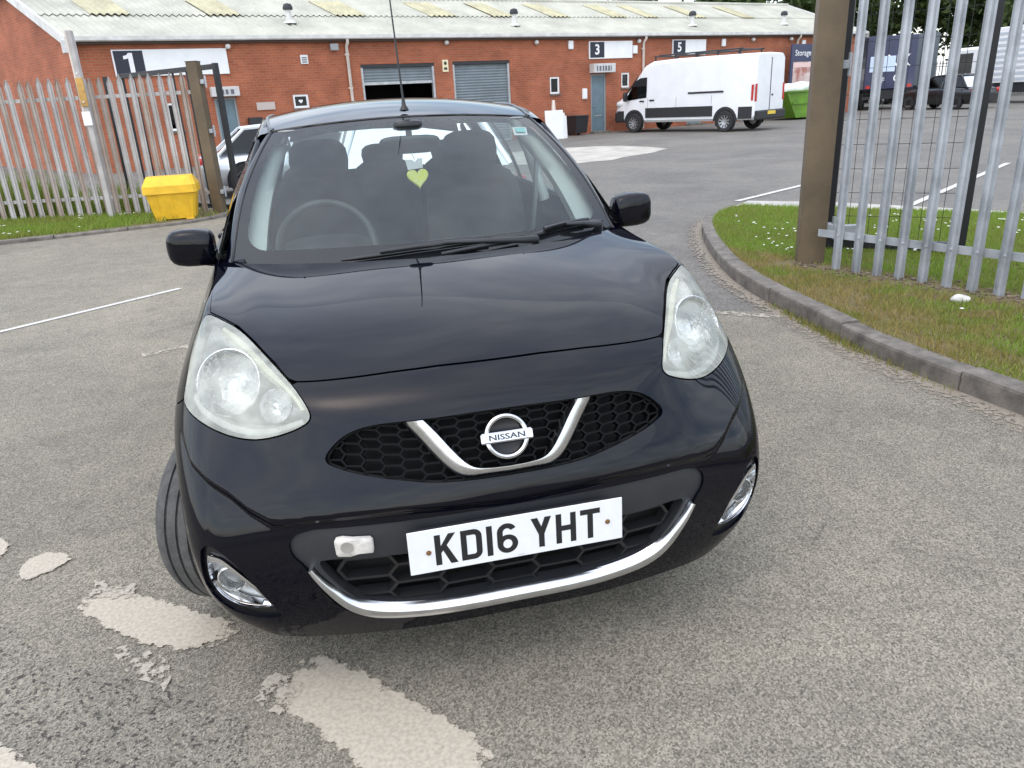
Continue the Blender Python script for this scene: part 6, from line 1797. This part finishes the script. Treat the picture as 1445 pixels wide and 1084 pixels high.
# ---- wipers, antenna
def wiper(uv0, uv1, pivot, joint):
    t = bpy.data.objects.new('wiper', None)
    pts = [W(uv0[0] + (uv1[0] - uv0[0]) * k / 10, uv0[1] + (uv1[1] - uv0[1]) * k / 10 + .022 * math.sin(math.pi * k / 10), .012) for k in range(11)]
    bl = MB().tube([tuple(p) for p in pts], .007, 6, True, [.004] + [.0075] * 9 + [.004]).build('wiper', M_PLAST2, car, 60)
    up_ = [tuple(p + np.array([0, -.006, .012])) for p in pts[2:9]]
    MB().tube(up_, .007, 6).build('wiper_bridge', M_PLAST, bl, 60)
    MB().tube([tuple(W(*pivot, -.012)), tuple(W(*pivot, .026)), tuple(W((pivot[0] + joint[0]) / 2, (pivot[1] + joint[1]) / 2, .032)), tuple(W(*joint, .026))], .009, 7, True, [.016, .015, .009, .006]).build('wiper_arm', M_PLAST, bl, 60)
    bpy.data.objects.remove(t)
wiper((-.48, .005), (.45, .052), (.50, .0), (.02, .055))
wiper((.44, .035), (.95, .03), (-.02, .006), (.60, .052)) if 0 else wiper((.47, .038), (.945, .03), (.90, -.005), (.70, .05))
MB().tube([tuple(W(.0, .012, .012)), tuple(W(.2, .02, .02)), tuple(W(.42, .03, .018))], .0065, 6).build('wiper_arm', M_PLAST, car, 60)
an = MB().lathe([(0, .05), (.006, .048), (.009, .02), (.017, .008), (.019, 0), (0, -.004)], 16, Matrix.Translation((.003, 1.655, 1.428)) @ Matrix.Rotation(R(-8), 4, 'X')).build('aerial', M_PLAST2, car, 50)
MB().tube([(.003, 1.66, 1.465), (-.0015, 1.69, 1.64), (-.007, 1.72, 1.86), (-.012, 1.745, 2.02)], .003, 6, True, [.0045, .0035, .0028, .0022]).build('aerial_rod', M_PLAST2, an, 60)

# ---- wheels
M_RUB = mat('tread_rubber', (.075, .073, .07), .85, var=.25, vscale=25, bump=.3, bscale=120)
def car_wheel(x, y, sd, steer):
    r_, wd = .293, .175; h = wd / 2
    T = Matrix.Translation((x, y, r_)) @ Matrix.Rotation(steer, 4, 'Z') @ Matrix.Rotation(R(90) * sd, 4, 'Y')
    prof = [(.19, -h * .92), (.23, -h * 1.02), (.262, -h * 1.0), (.281, -h * .9), (.289, -h * .72)]
    for c in (-.42, 0.0, .42):
        prof += [(r_, c * h - .012), (r_, c * h - .0045), (r_ - .007, c * h - .004), (r_ - .007, c * h + .004), (r_, c * h + .0045), (r_, c * h + .012)]
    prof += [(.289, h * .72), (.281, h * .9), (.262, h * 1.0), (.23, h * 1.02), (.19, h * .92)]
    wo = MB().lathe(prof, 64, T).build('wheel', M_RUB, car, 28)
    MB().lathe([(.19, -h * .92), (.18, -h * .5), (.18, h * .5), (.192, h * .92), (.197, h * .98), (.188, h * 1.0), (.178, h * .6), (.06, h * .35), (0, h * .35)], 40, T).build('rim', M_RIM, wo, 40)
    sp_ = MB()
    for k in range(14):
        a = 2 * math.pi * (k // 2) / 7 + (.13 if k % 2 else -.13)
        sp_.box((.045, -.010, h * .55), (.185, .010, h * .9), .004, Matrix.Rotation(a, 4, 'Z'))
    sp_.v = [tuple(T @ Vector(p)) for p in sp_.v]; sp_.build('spokes', M_RIM, wo)
    MB().lathe([(0, h * .95), (.03, h * .93), (.05, h * .8), (.055, h * .4)], 20, T).build('hub_cap', M_RIM, wo, 40)
    tk = MB()
    for k in range(60):
        a = 2 * math.pi * k / 60
        for s_ in (-1, 1): tk.box((r_ - .006, s_ * h * .58, -.0012), (r_ + .0003, s_ * h * .80, .0012), 0, Matrix.Rotation(a + .02 * s_, 4, 'Z') @ Matrix.Rotation(R(90), 4, 'X') @ Matrix.Rotation(R(-90), 4, 'X') @ Matrix.Rotation(R(90), 4, 'X'))
    return wo
ST = R(-28)
car_wheel(-.735, ARCH_Y + .005, -1, ST); car_wheel(.735, ARCH_Y + .005, 1, ST)
car_wheel(-.725, 3.19, -1, 0); car_wheel(.725, 3.19, 1, 0)

# ---- interior
db = MB(); V = []; F = []
aa = np.linspace(-1, 1, 21)
rowsd = []
for a in aa:
    rowsd.append([tuple(np.array(W(a * .97, -.02)) + np.array([0, .02, -.02])), (a * .66, 1.14 + .1 * a * a, .965 + .01 * math.cos(a * 2)), (a * .68, 1.36 + .05 * a * a, .962), (a * .69, 1.46, .93), (a * .69, 1.48, .80), (a * .68, 1.40, .55)])
ds = ruled(rowsd, 'dashboard', M_INT, car)
MB().blob((-.36, 1.36, .955), (.17, .12, .055), .7, 18).build('instrument_hood', M_INT, ds, 60)
sw = MB(); tiltM = Matrix.Translation((-.36, 1.50, .945)) @ Matrix.Rotation(R(62), 4, 'X')
ring = [(.182 * math.cos(2 * math.pi * k / 40), .182 * math.sin(2 * math.pi * k / 40), 0) for k in range(41)]
swo = MB().tube([tiltM @ Vector(p) for p in ring], .016, 8, False).build('steering_wheel', mat('wheel_rim_grey', (.05, .052, .052), .5), car, 60)
MB().blob((0, 0, -.02), (.075, .06, .03), .7, 16, tiltM).build('steering_hub', M_INT, swo, 60)
for p0, p1 in (((-.06, 0, 0), (-.175, 0, 0)), ((.06, 0, 0), (.175, 0, 0)), ((0, -.05, 0), (0, -.175, 0))): MB().tube([tiltM @ Vector(p0), tiltM @ Vector(p1)], .014, 6).build('wheel_spoke', M_INT, swo, 60)
def seat(x, y, wd=.24, rear=False):
    s_ = MB().blob((x, y - .2, .58), (wd, .26, .10), .5, 16).build('seat', M_SEAT, car, 60)
    Mt = Matrix.Translation((x, y, .62)) @ Matrix.Rotation(R(-14), 4, 'X')
    MB().blob((0, 0, .25), (wd, .075, .31), .55, 18, Mt).build('backrest', M_SEAT, s_, 60)
    if not rear:
        MB().blob((0, .0, .625), (.135, .06, .095), .62, 16, Mt).build('headrest', M_SEAT, s_, 60)
        for q in (-.06, .06): MB().tube([Mt @ Vector((q, 0, .48)), Mt @ Vector((q, 0, .60))], .007, 6).build('headrest_post', M_CHROME, s_, 60)
    else:
        MB().blob((0, .0, .585), (.12, .05, .06), .62, 16, Mt).build('headrest', M_SEAT, s_, 60)
for x in (-.355, .355): seat(x, 2.06)
for x in (-.40, 0, .40): seat(x, 2.92, .2, True)
# rear-view mirror, air freshener, stickers, sun visor, pillar trim, headliner
rm = MB().blob((.0, 1.535, 1.305), (.118, .018, .034), .5, 18).build('rear_view_mirror', M_PLAST2, car, 60)
MB().tube([(0, 1.54, 1.32), (0, 1.55, 1.395)], .012, 8).build('mirror_stem', M_PLAST2, rm, 60)
MB().blob((0, 1.565, 1.375), (.06, .04, .02), .6, 12).build('sensor_cover', M_PLAST2, rm, 60)
hm = MB(); pts = [(math.sin(t) ** 3 * .042, (13 * math.cos(t) - 5 * math.cos(2 * t) - 2 * math.cos(3 * t) - math.cos(4 * t)) / 16 * .044) for t in np.linspace(0, 2 * math.pi, 41)[:-1]]
M_HEART = mat('heart_yellow', (.9, .92, .03), .5, base2=(.9, .9, .3), vscale=45, detail=3)
fr_o = thing('air_freshener', 'yellow green heart shaped air freshener hanging behind the windscreen of the black car', 'air freshener', tuple(car.matrix_basis @ Vector((0, 0, 0))), R(12.604))
cw = lambda p: p
HM = Matrix.Translation((.012, 1.47, 1.185)) @ Matrix.Rotation(R(8), 4, 'Z') @ Matrix.Rotation(R(-22), 4, 'X')
n = len(pts); V = [HM @ Vector((a * s_, y, b * s_)) for s_, y in ((.9, -.006), (1.0, -.003), (1.0, .003), (.9, .006)) for a, b in pts]
hm.add(V, [tuple(range(n)), tuple(range(3 * n, 4 * n))[::-1]] + [(k * n + i, k * n + (i + 1) % n, (k + 1) * n + (i + 1) % n, (k + 1) * n + i) for k in range(3) for i in range(n)]).build('heart', M_HEART, fr_o, 40)
MB().add([HM @ Vector(p) for p in ((-.036, -.008, .03), (.024, -.008, .034), (.028, -.008, .072), (.010, -.008, .072), (-.002, -.008, .06), (-.016, -.008, .07), (-.04, -.008, .07))], [tuple(range(7))]).build('card_top', M_WHITE, fr_o)
MB().tube([HM @ Vector((0, 0, .07)), HM @ Vector((-.008, .02, .12))], .0012, 5).build('cord', M_PLAST2, fr_o)
def on_screen(name, quad, lab, material, off=-.004):
    t = [W(a, b, off) for a, b in quad]
    return MB().add(t, [tuple(range(len(t)))]).build(name, material, car, label=lab)
st = on_screen('sticker', [(.78, .885), (.895, .885), (.85, .80), (.745, .80)], 'small white sticker in the top corner of the screen', M_WHITE)
MB().add([W(a, b, .001) for a, b in ((.79, .865), (.865, .865), (.845, .82), (.775, .82))], [(0, 1, 2, 3)]).build('sticker_print', mat('sticker_teal', (.12, .3, .28), .5), st)
for sd in (1, -1):
    rows = []
    for b in np.linspace(.03, .95, 14):
        p = W(sd * .985, b, -.03); q = W(sd * (.985 - .125 + .03 * b), b, -.05) + np.array([0, .05, 0]); q2 = q + np.array([0, .06, -.01])
        rows.append([tuple(p), tuple((p + q) / 2 + np.array([-sd * .006, -.004, .004])), tuple(q), tuple(q2)])
    ruled(rows, 'pillar_trim', M_TRIM, car)
    MB().tube([(sd * .70, 2.13, .98), (sd * .63, 2.13, 1.22), (sd * .545, 2.13, 1.40)], .028, 8).build('centre_pillar_trim', M_TRIM, car, 60)
    MB().tube([(sd * .655, 2.07, 1.25), (sd * .64, 2.08, 1.0), (sd * .62, 2.1, .8)], .012, 6).build('seat_belt', mat('belt_grey', (.25, .26, .26), .8), car, 60)
    MB().blob((sd * .33, 1.70, 1.375), (.17, .075, .008), .5, 14, None).build('sun_visor', mat('visor_grey', (.30, .32, .31), .8), car, 60)
rows = [[tuple(zarr[i, j] - np.array([0, 0, .035])) for i in range(1, na - 1, 3)] for j in range(1, ntt - 3, 4)]
ruled(rows, 'headliner', mat('headliner_grey', (.30, .31, .30), .9), car)
